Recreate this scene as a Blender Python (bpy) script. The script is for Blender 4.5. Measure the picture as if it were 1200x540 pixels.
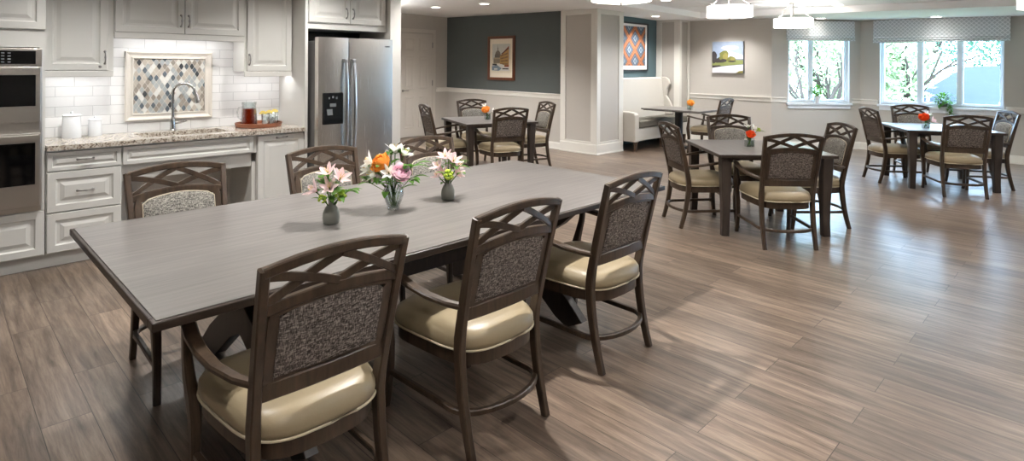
import bpy, math, random
from math import sin, cos, pi, radians as R, sqrt, atan2
from mathutils import Vector as V, Matrix

for o in list(bpy.data.objects):
    bpy.data.objects.remove(o)
SC = bpy.context.scene
COL = SC.collection
random.seed(7)

# ------------------------------------------------------------ camera
CAM_H = 1.58
cd = bpy.data.cameras.new('camera')
cam = bpy.data.objects.new('camera', cd)
COL.objects.link(cam)
SC.camera = cam
cd.sensor_width = 36.0
cd.lens = 690.0 / 1200.0 * 36.0
cd.shift_y = (75.0 - 270.0) / 1200.0
cd.clip_end = 300
_A = R(45.0); _r = R(0.4)
_L = V((cos(_A), sin(_A), 0)); _Rt = V((sin(_A), -cos(_A), 0)); _U = V((0, 0, 1))
_x = _Rt * cos(_r) + _U * sin(_r)
_y = _U * cos(_r) - _Rt * sin(_r)
_z = -_L
cam.matrix_world = Matrix(((_x.x, _y.x, _z.x, 0), (_x.y, _y.y, _z.y, 0), (_x.z, _y.z, _z.z, CAM_H), (0, 0, 0, 1)))

# ------------------------------------------------------------ world, exposure
SC.view_settings.view_transform = 'Standard'
SC.view_settings.look = 'None'
SC.view_settings.exposure = 0.95
SC.view_settings.gamma = 1.0
SC.view_settings.use_curve_mapping = False
SC.render.engine = 'CYCLES'
w = bpy.data.worlds.new('sky'); SC.world = w; w.use_nodes = True
bg = w.node_tree.nodes['Background']
SKY_COL = (0.50, 0.73, 1.0, 1); SKY_STR = 13.0
bg.inputs[0].default_value = SKY_COL
bg.inputs[1].default_value = SKY_STR
SPOT_W = 74.0        # recessed downlights
UNDER_W = 0.9        # under-cabinet strips
SHADE_E = 1.6        # pendant drum shades
BULB_W = 13.0        # bulbs inside the pendants
sun = bpy.data.lights.new('sun', 'SUN'); sun.energy = 1.5; sun.angle = R(2); sun.color = (1, .98, .94)
suno = bpy.data.objects.new('sun', sun); COL.objects.link(suno); suno.rotation_euler = (0, R(-38), R(12))

# ------------------------------------------------------------ materials
def _nt(name):
    m = bpy.data.materials.new(name); m.use_nodes = True
    t = m.node_tree
    return m, t, t.nodes['Principled BSDF']

def s2l(c):
    return tuple(((v / 255.0) / 12.92 if v / 255.0 <= 0.04045 else ((v / 255.0 + 0.055) / 1.055) ** 2.4) for v in c) + (1.0,)

def plain(name, rgb, rough=0.5, metal=0.0, spec=0.5, bump=0.0, bscale=60.0, var=0.04, vscale=6.0, emit=None, estr=0.0, trans=0.0, ior=1.45, coat=0.0):
    m, t, b = _nt(name)
    col = s2l(rgb)
    tc = t.nodes.new('ShaderNodeTexCoord')
    n = t.nodes.new('ShaderNodeTexNoise'); n.inputs['Scale'].default_value = vscale
    t.links.new(tc.outputs['Object'], n.inputs['Vector'])
    mx = t.nodes.new('ShaderNodeMix'); mx.data_type = 'RGBA'
    mx.inputs['A'].default_value = tuple(max(0, c * (1 - var)) for c in col[:3]) + (1,)
    mx.inputs['B'].default_value = tuple(min(1, c * (1 + var)) for c in col[:3]) + (1,)
    t.links.new(n.outputs['Fac'], mx.inputs['Factor'])
    t.links.new(mx.outputs['Result'], b.inputs['Base Color'])
    b.inputs['Roughness'].default_value = rough
    b.inputs['Metallic'].default_value = metal
    b.inputs['Specular IOR Level'].default_value = spec
    b.inputs['IOR'].default_value = ior
    b.inputs['Transmission Weight'].default_value = trans
    b.inputs['Coat Weight'].default_value = coat
    if emit:
        b.inputs['Emission Color'].default_value = s2l(emit)
        b.inputs['Emission Strength'].default_value = estr
    if bump > 0:
        n2 = t.nodes.new('ShaderNodeTexNoise'); n2.inputs['Scale'].default_value = bscale; n2.inputs['Detail'].default_value = 4
        t.links.new(tc.outputs['Object'], n2.inputs['Vector'])
        bp = t.nodes.new('ShaderNodeBump'); bp.inputs['Strength'].default_value = bump; bp.inputs['Distance'].default_value = 0.01
        t.links.new(n2.outputs['Fac'], bp.inputs['Height'])
        t.links.new(bp.outputs['Normal'], b.inputs['Normal'])
    return m

def ramp(t, pts):
    r = t.nodes.new('ShaderNodeValToRGB')
    e = r.color_ramp.elements
    while len(e) < len(pts): e.new(0.5)
    for i, (p, c) in enumerate(pts):
        e[i].position = p; e[i].color = s2l(c)
    return r

def wood(name, dark, light, rough=0.4, scale=(3, 3, 40), nscale=2.0, bump=0.05, coord='Object', spec=0.5):
    """streaky wood; scale = per-axis frequency (low along the grain)"""
    m, t, b = _nt(name)
    tc = t.nodes.new('ShaderNodeTexCoord')
    mp = t.nodes.new('ShaderNodeMapping'); mp.inputs['Scale'].default_value = scale
    t.links.new(tc.outputs[coord], mp.inputs['Vector'])
    n = t.nodes.new('ShaderNodeTexNoise'); n.inputs['Scale'].default_value = nscale; n.inputs['Detail'].default_value = 8; n.inputs['Roughness'].default_value = 0.65
    n.inputs['Distortion'].default_value = 0.4
    t.links.new(mp.outputs['Vector'], n.inputs['Vector'])
    r = ramp(t, [(0.25, dark), (0.75, light)])
    t.links.new(n.outputs['Fac'], r.inputs['Fac'])
    t.links.new(r.outputs['Color'], b.inputs['Base Color'])
    b.inputs['Roughness'].default_value = rough
    b.inputs['Specular IOR Level'].default_value = spec
    bp = t.nodes.new('ShaderNodeBump'); bp.inputs['Strength'].default_value = bump; bp.inputs['Distance'].default_value = 0.005
    t.links.new(n.outputs['Fac'], bp.inputs['Height']); t.links.new(bp.outputs['Normal'], b.inputs['Normal'])
    return m

def tweed(name, a, b_, c):
    m, t, b = _nt(name)
    tc = t.nodes.new('ShaderNodeTexCoord')
    outs = []
    for sc in ((55, 55, 270), (270, 270, 55)):
        mp = t.nodes.new('ShaderNodeMapping'); mp.inputs['Scale'].default_value = sc
        t.links.new(tc.outputs['Object'], mp.inputs['Vector'])
        n = t.nodes.new('ShaderNodeTexNoise'); n.inputs['Scale'].default_value = 1.0; n.inputs['Detail'].default_value = 1
        t.links.new(mp.outputs['Vector'], n.inputs['Vector'])
        outs.append(n.outputs['Fac'])
    ad = t.nodes.new('ShaderNodeMath'); ad.operation = 'ADD'
    t.links.new(outs[0], ad.inputs[0]); t.links.new(outs[1], ad.inputs[1])
    ml = t.nodes.new('ShaderNodeMath'); ml.operation = 'MULTIPLY'; ml.inputs[1].default_value = 0.5
    t.links.new(ad.outputs[0], ml.inputs[0])
    r = ramp(t, [(0.38, a), (0.5, b_), (0.62, c)])
    t.links.new(ml.outputs[0], r.inputs['Fac'])
    t.links.new(r.outputs['Color'], b.inputs['Base Color'])
    b.inputs['Roughness'].default_value = 0.95; b.inputs['Specular IOR Level'].default_value = 0.15
    bp = t.nodes.new('ShaderNodeBump'); bp.inputs['Strength'].default_value = 0.5; bp.inputs['Distance'].default_value = 0.002
    t.links.new(ml.outputs[0], bp.inputs['Height']); t.links.new(bp.outputs['Normal'], b.inputs['Normal'])
    return m

def floor_mat():
    m, t, b = _nt('oak_plank_floor')
    tc = t.nodes.new('ShaderNodeTexCoord')
    sx = t.nodes.new('ShaderNodeSeparateXYZ'); t.links.new(tc.outputs['Object'], sx.inputs[0])
    cb = t.nodes.new('ShaderNodeCombineXYZ')
    t.links.new(sx.outputs['Y'], cb.inputs['X']); t.links.new(sx.outputs['X'], cb.inputs['Y'])
    br = t.nodes.new('ShaderNodeTexBrick')
    br.offset = 0.37; br.offset_frequency = 2
    br.inputs['Color1'].default_value = (0, 0, 0, 1); br.inputs['Color2'].default_value = (1, 1, 1, 1)
    br.inputs['Mortar'].default_value = (0, 0, 0, 1)
    br.inputs['Scale'].default_value = 1.0
    br.inputs['Mortar Size'].default_value = 0.0018
    br.inputs['Brick Width'].default_value = 1.22
    br.inputs['Row Height'].default_value = 0.182
    t.links.new(cb.outputs[0], br.inputs['Vector'])
    # grain, shifted per plank
    sc = t.nodes.new('ShaderNodeVectorMath'); sc.operation = 'MULTIPLY_ADD'
    sc.inputs[1].default_value = (1.3, 17.0, 1.0)
    t.links.new(cb.outputs[0], sc.inputs[0])
    sh = t.nodes.new('ShaderNodeVectorMath'); sh.operation = 'SCALE'; sh.inputs['Scale'].default_value = 37.0
    t.links.new(br.outputs['Color'], sh.inputs[0]); t.links.new(sh.outputs[0], sc.inputs[2])
    n = t.nodes.new('ShaderNodeTexNoise'); n.inputs['Scale'].default_value = 1.5; n.inputs['Detail'].default_value = 12; n.inputs['Roughness'].default_value = 0.72; n.inputs['Distortion'].default_value = 0.35
    t.links.new(sc.outputs[0], n.inputs['Vector'])
    r = ramp(t, [(0.28, (56, 46, 39)), (0.48, (110, 94, 81)), (0.76, (158, 139, 121))])
    t.links.new(n.outputs['Fac'], r.inputs['Fac'])
    # plank tone
    hsv = t.nodes.new('ShaderNodeHueSaturation')
    mr = t.nodes.new('ShaderNodeMapRange'); mr.inputs['To Min'].default_value = 0.70; mr.inputs['To Max'].default_value = 1.22
    t.links.new(br.outputs['Color'], mr.inputs['Value']); t.links.new(mr.outputs[0], hsv.inputs['Value'])
    t.links.new(r.outputs['Color'], hsv.inputs['Color'])
    mx = t.nodes.new('ShaderNodeMix'); mx.data_type = 'RGBA'
    mx.inputs['B'].default_value = s2l((52, 40, 34))
    t.links.new(br.outputs['Fac'], mx.inputs['Factor']); t.links.new(hsv.outputs['Color'], mx.inputs['A'])
    t.links.new(mx.outputs['Result'], b.inputs['Base Color'])
    rr = t.nodes.new('ShaderNodeMapRange'); rr.inputs['To Min'].default_value = 0.36; rr.inputs['To Max'].default_value = 0.24; b.inputs['Specular IOR Level'].default_value = 0.7
    t.links.new(n.outputs['Fac'], rr.inputs['Value']); t.links.new(rr.outputs[0], b.inputs['Roughness'])
    bp = t.nodes.new('ShaderNodeBump'); bp.inputs['Strength'].default_value = 0.12; bp.inputs['Distance'].default_value = 0.004
    sub = t.nodes.new('ShaderNodeMath'); sub.operation = 'SUBTRACT'
    t.links.new(n.outputs['Fac'], sub.inputs[0]); t.links.new(br.outputs['Fac'], sub.inputs[1])
    t.links.new(sub.outputs[0], bp.inputs['Height']); t.links.new(bp.outputs['Normal'], b.inputs['Normal'])
    return m

def tile_mat():
    m, t, b = _nt('white_subway_tile')
    tc = t.nodes.new('ShaderNodeTexCoord')
    sx = t.nodes.new('ShaderNodeSeparateXYZ'); t.links.new(tc.outputs['Object'], sx.inputs[0])
    cb = t.nodes.new('ShaderNodeCombineXYZ')
    t.links.new(sx.outputs['X'], cb.inputs['X']); t.links.new(sx.outputs['Z'], cb.inputs['Y'])
    br = t.nodes.new('ShaderNodeTexBrick'); br.offset = 0.5
    br.inputs['Color1'].default_value = s2l((212, 212, 211)); br.inputs['Color2'].default_value = s2l((222, 222, 221))
    br.inputs['Mortar'].default_value = s2l((188, 188, 188))
    br.inputs['Scale'].default_value = 1.0; br.inputs['Mortar Size'].default_value = 0.003; br.inputs['Mortar Smooth'].default_value = 0.3
    br.inputs['Brick Width'].default_value = 0.262; br.inputs['Row Height'].default_value = 0.085
    t.links.new(cb.outputs[0], br.inputs['Vector']); t.links.new(br.outputs['Color'], b.inputs['Base Color'])
    b.inputs['Roughness'].default_value = 0.22
    bp = t.nodes.new('ShaderNodeBump'); bp.inputs['Strength'].default_value = 0.5; bp.inputs['Distance'].default_value = 0.003; bp.invert = True
    t.links.new(br.outputs['Fac'], bp.inputs['Height']); t.links.new(bp.outputs['Normal'], b.inputs['Normal'])
    return m

def granite():
    m, t, b = _nt('speckled_granite')
    tc = t.nodes.new('ShaderNodeTexCoord')
    v = t.nodes.new('ShaderNodeTexVoronoi'); v.inputs['Scale'].default_value = 95
    t.links.new(tc.outputs['Object'], v.inputs['Vector'])
    n = t.nodes.new('ShaderNodeTexNoise'); n.inputs['Scale'].default_value = 38; n.inputs['Detail'].default_value = 6
    t.links.new(tc.outputs['Object'], n.inputs['Vector'])
    bw = t.nodes.new('ShaderNodeRGBToBW'); t.links.new(v.outputs['Color'], bw.inputs[0])
    ad = t.nodes.new('ShaderNodeMath'); ad.operation = 'MULTIPLY_ADD'; ad.inputs[1].default_value = 0.45
    t.links.new(bw.outputs[0], ad.inputs[0])
    m2 = t.nodes.new('ShaderNodeMath'); m2.operation = 'MULTIPLY'; m2.inputs[1].default_value = 0.6
    t.links.new(n.outputs['Fac'], m2.inputs[0]); t.links.new(m2.outputs[0], ad.inputs[2])
    r = ramp(t, [(0.3, (62, 52, 46)), (0.42, (134, 120, 106)), (0.52, (176, 166, 152)), (0.7, (198, 192, 182))])
    t.links.new(ad.outputs[0], r.inputs['Fac']); t.links.new(r.outputs['Color'], b.inputs['Base Color'])
    b.inputs['Roughness'].default_value = 0.15
    return m

def steel(name='brushed_steel', rgb=(214, 209, 203), rough=0.24, vertical=True):
    m, t, b = _nt(name)
    tc = t.nodes.new('ShaderNodeTexCoord')
    mp = t.nodes.new('ShaderNodeMapping'); mp.inputs['Scale'].default_value = (300, 300, 3) if vertical else (3, 300, 300)
    t.links.new(tc.outputs['Object'], mp.inputs['Vector'])
    n = t.nodes.new('ShaderNodeTexNoise'); n.inputs['Scale'].default_value = 1; n.inputs['Detail'].default_value = 2
    t.links.new(mp.outputs[0], n.inputs['Vector'])
    mr = t.nodes.new('ShaderNodeMapRange'); mr.inputs['To Min'].default_value = rough - 0.05; mr.inputs['To Max'].default_value = rough + 0.07
    t.links.new(n.outputs['Fac'], mr.inputs['Value']); t.links.new(mr.outputs[0], b.inputs['Roughness'])
    b.inputs['Base Color'].default_value = s2l(rgb); b.inputs['Metallic'].default_value = 1.0
    return m

def trellis_mat():
    """light grey roman-shade fabric with a pale diamond trellis; u along the blind, v up"""
    m, t, b = _nt('trellis_fabric')
    tc = t.nodes.new('ShaderNodeTexCoord')
    sx = t.nodes.new('ShaderNodeSeparateXYZ'); t.links.new(tc.outputs['Object'], sx.inputs[0])
    def mth(op, a, bb):
        n = t.nodes.new('ShaderNodeMath'); n.operation = op
        for i, q in enumerate((a, bb)):
            if q is None: continue
            if isinstance(q, (int, float)): n.inputs[i].default_value = q
            else: t.links.new(q, n.inputs[i])
        return n.outputs[0]
    u, v = sx.outputs['X'], sx.outputs['Z']
    f = 1 / 0.068
    p = mth('MULTIPLY', mth('ADD', u, v), f); q = mth('MULTIPLY', mth('SUBTRACT', u, v), f)
    def line(s):
        fr = mth('FRACT', s, None)
        d = mth('ABSOLUTE', mth('SUBTRACT', fr, 0.5), None)
        return mth('GREATER_THAN', d, 0.39)
    mask = mth('MAXIMUM', line(p), line(q))
    mx = t.nodes.new('ShaderNodeMix'); mx.data_type = 'RGBA'
    mx.inputs['A'].default_value = s2l((190, 194, 198)); mx.inputs['B'].default_value = s2l((226, 228, 230))
    t.links.new(mask, mx.inputs['Factor']); t.links.new(mx.outputs['Result'], b.inputs['Base Color'])
    b.inputs['Roughness'].default_value = 0.9
    return m

def leafy(name, c1, c2, rough=0.5):
    m, t, b = _nt(name)
    tc = t.nodes.new('ShaderNodeTexCoord')
    n = t.nodes.new('ShaderNodeTexNoise'); n.inputs['Scale'].default_value = 14
    t.links.new(tc.outputs['Object'], n.inputs['Vector'])
    r = ramp(t, [(0.35, c1), (0.65, c2)])
    t.links.new(n.outputs['Fac'], r.inputs['Fac']); t.links.new(r.outputs['Color'], b.inputs['Base Color'])
    b.inputs['Roughness'].default_value = rough
    b.inputs['Specular IOR Level'].default_value = 0.08
    return m

M = {}
M['floor'] = floor_mat()
M['ceil'] = plain('white_ceiling_paint', (240, 240, 240), 0.9, var=0.01)
M['ceiltile'] = plain('acoustic_ceiling_tile', (234, 234, 236), 0.95, bump=0.2, bscale=90, var=0.02)
M['wall'] = plain('beige_wall_paint', (186, 181, 174), 0.85, bump=0.03, bscale=150, var=0.015)
M['teal'] = plain('dark_teal_wall_paint', (82, 87, 86), 0.8, var=0.02)
M['teal2'] = plain('slate_blue_wall_paint', (86, 108, 114), 0.8, var=0.02)
M['trim'] = plain('white_trim_paint', (222, 219, 212), 0.5, var=0.01)
M['door'] = plain('white_door_paint', (200, 194, 186), 0.5, var=0.01)
M['cab'] = plain('ivory_cabinet_paint', (199, 198, 193), 0.45, var=0.012)
M['tile'] = tile_mat()
M['cream'] = plain('cream_tile_trim', (206, 200, 190), 0.35, var=0.02)
M['granite'] = granite()
M['steel'] = steel()
M['steelh'] = steel('brushed_steel_horizontal', (206, 202, 196), 0.30, False)
M['chrome'] = plain('polished_nickel', (190, 190, 188), 0.18, 1.0, var=0.0)
M['blackg'] = plain('black_glass', (10, 10, 11), 0.06, spec=0.6, var=0.0)
M['blackp'] = plain('black_plastic', (22, 22, 24), 0.35, var=0.0)
M['greyp'] = plain('grey_plastic', (110, 108, 106), 0.5, var=0.02)
M['display'] = plain('grey_display', (120, 124, 126), 0.3, var=0.02)
M['chairwood'] = wood('walnut_brown_wood', (38, 29, 22), (82, 65, 50), 0.32, (22, 22, 3), 1.6)
M['tabletop'] = wood('grey_brown_laminate', (88, 85, 83), (126, 121, 117), 0.30, (1.2, 26, 26), 1.8, 0.04)
M['tabledge'] = wood('dark_table_edge', (36, 28, 23), (60, 48, 40), 0.35, (3, 30, 30), 1.5)
M['tableleg'] = wood('dark_table_leg', (40, 33, 29), (66, 55, 48), 0.4, (20, 20, 2), 1.5)
M['blacktable'] = plain('black_pedestal', (34, 33, 34), 0.4, var=0.03)
M['leather'] = plain('olive_tan_leather', (150, 135, 108), 0.37, var=0.07, vscale=9, bump=0.06, bscale=220)
M['piping'] = plain('cream_piping', (198, 186, 160), 0.45, var=0.02)
M['tweed'] = tweed('grey_tweed', (72, 70, 66), (120, 116, 110), (164, 160, 150))
M['tweedd'] = tweed('brown_tweed', (58, 52, 48), (98, 90, 84), (152, 142, 134))
M['sofa'] = plain('ivory_upholstery', (198, 193, 184), 0.8, bump=0.1, bscale=300, var=0.02)
M['sofad'] = plain('taupe_seat_fabric', (102, 98, 88), 0.8, bump=0.1, bscale=300, var=0.06)
M['tapered'] = wood('sofa_leg_wood', (60, 45, 34), (94, 72, 56), 0.4, (20, 20, 3), 1.5)
M['canister'] = plain('white_ceramic', (214, 216, 218), 0.25, var=0.01)
M['traywood'] = wood('red_brown_tray_wood', (112, 62, 40), (150, 92, 62), 0.4, (4, 4, 30), 2.0)
M['tea'] = plain('iced_tea', (150, 44, 16), 0.1, trans=0.35, ior=1.33, var=0.03)
def thin_glass(name, tint=(0.95, 0.97, 0.97), alpha=0.25, rough=0.03):
    m = bpy.data.materials.new(name); m.use_nodes = True
    t = m.node_tree; t.nodes.clear()
    o = t.nodes.new('ShaderNodeOutputMaterial'); mx = t.nodes.new('ShaderNodeMixShader')
    tr = t.nodes.new('ShaderNodeBsdfTransparent'); tr.inputs[0].default_value = tint + (1,)
    gl = t.nodes.new('ShaderNodeBsdfGlossy'); gl.inputs['Roughness'].default_value = rough
    lw = t.nodes.new('ShaderNodeLayerWeight'); lw.inputs[0].default_value = alpha
    t.links.new(lw.outputs['Facing'], mx.inputs[0]); t.links.new(tr.outputs[0], mx.inputs[1]); t.links.new(gl.outputs[0], mx.inputs[2])
    t.links.new(mx.outputs[0], o.inputs[0])
    return m
M['glass'] = thin_glass('clear_glass', (0.93, 0.96, 0.96), 0.35)
M['pane'] = thin_glass('window_pane_glass', (0.97, 0.99, 1.0), 0.05)
M['ice'] = plain('ice_cubes', (240, 242, 246), 0.2, var=0.15, vscale=60)
M['lemon'] = plain('lemon_flesh', (226, 206, 120), 0.4, var=0.08, vscale=60)
M['lemonr'] = plain('lemon_rind', (236, 196, 40), 0.45, var=0.04)
M['vase'] = plain('grey_ceramic_vase', (112, 112, 104), 0.5, var=0.05)
M['stem'] = leafy('flower_stem_green', (58, 84, 34), (92, 120, 52))
M['leaf'] = leafy('leaf_green', (46, 84, 34), (110, 148, 58))
M['lime'] = leafy('lime_green_bud', (140, 164, 52), (176, 196, 84))
M['petalpink'] = plain('pale_pink_petal', (252, 222, 222), 0.6, var=0.12, vscale=50)
M['petalwhite'] = plain('white_petal', (244, 240, 232), 0.6, var=0.05, vscale=40)
M['rosepink'] = plain('pink_rose_petal', (252, 214, 228), 0.6, var=0.15, vscale=30)
M['roseorange'] = plain('orange_rose_petal', (255, 160, 52), 0.6, var=0.2, vscale=30)
M['rosered'] = plain('coral_orange_rose_petal', (240, 98, 46), 0.6, var=0.15, vscale=30)
M['roseyellow'] = plain('peach_yellow_rose_petal', (248, 184, 92), 0.6, var=0.15, vscale=30)
M['anther'] = plain('yellow_anther', (214, 180, 60), 0.6)
M['water'] = thin_glass('vase_water', (0.86, 0.92, 0.88), 0.15)
M['light'] = plain('lit_lens', (255, 250, 240), 0.5, emit=(255, 246, 232), estr=9.0, var=0)
M['strip'] = plain('lit_led_strip', (255, 255, 255), 0.5, emit=(250, 250, 255), estr=4.0, var=0)
M['shade'] = plain('lit_drum_shade', (250, 248, 244), 0.6, emit=(255, 250, 244), estr=SHADE_E, var=0)
M['shade_b'] = plain('lit_diffuser', (250, 248, 244), 0.6, emit=(255, 247, 238), estr=SHADE_E * 0.85, var=0)
M['nickel'] = plain('brushed_nickel', (150, 148, 146), 0.32, 1.0, var=0.0)
M['fabric'] = trellis_mat()
M['winframe'] = plain('white_vinyl_window', (226, 232, 238), 0.4, var=0.01)
M['brownframe'] = wood('red_brown_frame', (84, 44, 26), (120, 68, 42), 0.35, (20, 20, 3), 1.5)
M['blackframe'] = plain('charcoal_frame', (44, 50, 56), 0.4, var=0.02)
M['mat'] = plain('ivory_mat_board', (232, 222, 204), 0.8, var=0.01)
M['matw'] = plain('white_mat_board', (238, 238, 236), 0.8, var=0.01)
def petalmat(name, rgb, var=.1, tr=.45):
    m = plain(name, rgb, .6, var=var, vscale=40)
    t = m.node_tree; b = t.nodes['Principled BSDF']; o = [n for n in t.nodes if n.type == 'OUTPUT_MATERIAL'][0]
    tl = t.nodes.new('ShaderNodeBsdfTranslucent'); mx = t.nodes.new('ShaderNodeMixShader'); mx.inputs[0].default_value = tr
    t.links.new(b.inputs['Base Color'].links[0].from_socket, tl.inputs['Color'])
    t.links.new(b.outputs[0], mx.inputs[1]); t.links.new(tl.outputs[0], mx.inputs[2]); t.links.new(mx.outputs[0], o.inputs[0])
    return m
for k_, c_ in dict(petalpink=(250, 218, 220), petalwhite=(250, 247, 240), rosepink=(255, 222, 232), roseorange=(255, 176, 80), rosered=(250, 104, 46), roseyellow=(252, 192, 96), leaf=(84, 126, 48)).items():
    M[k_] = petalmat(k_ + '_translucent', c_)
def flat(name, rgb, var=0.08, vs=30): 
    return plain(name, rgb, 0.75, var=var, vscale=vs)

# ------------------------------------------------------------ mesh building
class MB:
    def __init__(s): s.v = []; s.f = []; s.mi = []
    def add(s, vs, fs, mi=0):
        k = len(s.v); s.v += [tuple(p) for p in vs]
        for f in fs: s.f.append(tuple(i + k for i in f)); s.mi.append(mi)
        return s
    def box(s, x0, x1, y0, y1, z0, z1, mi=0):
        return s.add([(x0, y0, z0), (x1, y0, z0), (x1, y1, z0), (x0, y1, z0), (x0, y0, z1), (x1, y0, z1), (x1, y1, z1), (x0, y1, z1)],
                     [(0, 3, 2, 1), (4, 5, 6, 7), (0, 1, 5, 4), (1, 2, 6, 5), (2, 3, 7, 6), (3, 0, 4, 7)], mi)
    def sweep(s, pts, ws, hs, side, mi=0, cap=True, ch=0.2, n=None):
        """chamfered-rectangle section swept along pts; ws along `side`, hs across"""
        pts = [V(p) for p in pts]; N = len(pts)
        if not isinstance(ws, (list, tuple)): ws = [ws] * N
        if not isinstance(hs, (list, tuple)): hs = [hs] * N
        rings = []
        for i, p in enumerate(pts):
            tg = (pts[min(i + 1, N - 1)] - pts[max(i - 1, 0)]).normalized()
            sd = V(side(i)) if callable(side) else V(side)
            sd = (sd - tg * sd.dot(tg)).normalized(); nn = tg.cross(sd)
            a, b = ws[i] / 2, hs[i] / 2; c = min(a, b) * 2 * ch
            ring = []
            for (u, v) in ((a, b - c), (a - c, b), (-a + c, b), (-a, b - c), (-a, -b + c), (-a + c, -b), (a - c, -b), (a, -b + c)):
                ring.append(p + sd * u + nn * v)
            rings.append(ring)
        vs = [q for r_ in rings for q in r_]; fs = []
        for i in range(N - 1):
            for j in range(8):
                a0 = i * 8 + j; a1 = i * 8 + (j + 1) % 8
                fs.append((a0, a1, a1 + 8, a0 + 8))
        if cap: fs.append(tuple(range(7, -1, -1))); fs.append(tuple((N - 1) * 8 + j for j in range(8)))
        return s.add(vs, fs, mi)
    def tube(s, pts, rs, seg=8, mi=0, cap=True):
        pts = [V(p) for p in pts]; N = len(pts)
        if not isinstance(rs, (list, tuple)): rs = [rs] * N
        ref = V((0, 0, 1))
        t0 = (pts[-1] - pts[0])
        if t0.length < 1e-6 or abs(t0.normalized().z) > 0.9: ref = V((1, 0, 0))
        vs = []; fs = []
        for i, p in enumerate(pts):
            tg = (pts[min(i + 1, N - 1)] - pts[max(i - 1, 0)]).normalized()
            a = tg.cross(ref)
            if a.length < 1e-4: a = tg.cross(V((0, 1, 0)))
            a.normalize(); b = tg.cross(a)
            for j in range(seg):
                an = 2 * pi * j / seg
                vs.append(p + a * cos(an) * rs[i] + b * sin(an) * rs[i])
        for i in range(N - 1):
            for j in range(seg):
                a0 = i * seg + j; a1 = i * seg + (j + 1) % seg
                fs.append((a0, a1, a1 + seg, a0 + seg))
        if cap: fs.append(tuple(range(seg))[::-1]); fs.append(tuple((N - 1) * seg + j for j in range(seg)))
        return s.add(vs, fs, mi)
    def lathe(s, prof, cx=0, cy=0, cz=0, seg=24, mi=0, cap0=True, cap1=True):
        N = len(prof); vs = []; fs = []
        for (r_, z) in prof:
            for j in range(seg):
                an = 2 * pi * j / seg; vs.append((cx + r_ * cos(an), cy + r_ * sin(an), cz + z))
        for i in range(N - 1):
            for j in range(seg):
                a0 = i * seg + j; a1 = i * seg + (j + 1) % seg
                fs.append((a0, a1, a1 + seg, a0 + seg))
        if cap0: fs.append(tuple(range(seg))[::-1])
        if cap1: fs.append(tuple((N - 1) * seg + j for j in range(seg)))
        return s.add(vs, fs, mi)
    def loft(s, rings, mi=0, cap=True):
        n = len(rings[0]); vs = [p for r_ in rings for p in r_]; fs = []
        for i in range(len(rings) - 1):
            for j in range(n):
                a0 = i * n + j; a1 = i * n + (j + 1) % n
                fs.append((a0, a1, a1 + n, a0 + n))
        if cap: fs.append(tuple(range(n))[::-1]); fs.append(tuple((len(rings) - 1) * n + j for j in range(n)))
        return s.add(vs, fs, mi)
    def prism(s, poly, axis_o, au, av, an, d0, d1, mi=0):
        """poly in (u,v), extruded along an from d0 to d1"""
        o, au, av, an = V(axis_o), V(au), V(av), V(an); n = len(poly)
        vs = [o + au * u + av * v + an * d0 for u, v in poly] + [o + au * u + av * v + an * d1 for u, v in poly]
        fs = [tuple(range(n))[::-1], tuple(range(n, 2 * n))] + [(j, (j + 1) % n, n + (j + 1) % n, n + j) for j in range(n)]
        return s.add(vs, fs, mi)
    def xf(s, mat, k=0):
        for i in range(k, len(s.v)): s.v[i] = tuple(mat @ V(s.v[i]))
        return s
    def build(s, name, mats, parent=None, smooth=False, bevel=0.0, ang=40, loc=None, seg=2):
        me = bpy.data.meshes.new(name)
        me.from_pydata([tuple(p) for p in s.v], [], s.f)
        if not isinstance(mats, (list, tuple)): mats = [mats]
        for m in mats: me.materials.append(m)
        if len(mats) > 1:
            for p, i in zip(me.polygons, s.mi): p.material_index = i
        me.validate(); me.update()
        import bmesh
        bm = bmesh.new(); bm.from_mesh(me); bmesh.ops.recalc_face_normals(bm, faces=bm.faces); bm.to_mesh(me); bm.free()
        if smooth:
            me.polygons.foreach_set('use_smooth', [True] * len(me.polygons)); me.set_sharp_from_angle(angle=R(ang))
        o = bpy.data.objects.new(name, me); COL.objects.link(o)
        if parent: o.parent = parent
        if loc: o.location = loc
        if bevel > 0:
            b = o.modifiers.new('bevel', 'BEVEL'); b.width = bevel; b.segments = seg; b.limit_method = 'ANGLE'; b.angle_limit = R(50)
        return o

def tag(o, label=None, cat=None, group=None, kind=None):
    if label: o['label'] = label
    if cat: o['category'] = cat
    if group: o['group'] = group
    if kind: o['kind'] = kind
    return o
def thing(name, loc, rz=0, label=None, cat=None, group=None):
    o = bpy.data.objects.new(name, None); COL.objects.link(o); o.empty_display_size = 0.1
    o.location = loc; o.rotation_euler = (0, 0, rz)
    return tag(o, label, cat, group)
def struct(o): o['kind'] = 'structure'; return o
def copy_tree(o, parent=None):
    c = o.copy(); COL.objects.link(c); c.parent = parent
    for ch in list(o.children): copy_tree(ch, c)
    return c
def zc(x, y): return 2.59 - 0.02 * (x - y) / 1.4142      # soffit ceiling height

# ------------------------------------------------------------ the room
XL, YB = -3.0, -4.0
XW = 12.67                      # window wall
YK = 6.24                       # kitchen back wall
YH = 10.45                      # far wall with door
fl = MB().box(XL - .2, XW + .2, YB - .2, YH + .2, -0.12, 0.0)
struct(fl.build('floor', M['floor']))

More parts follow.
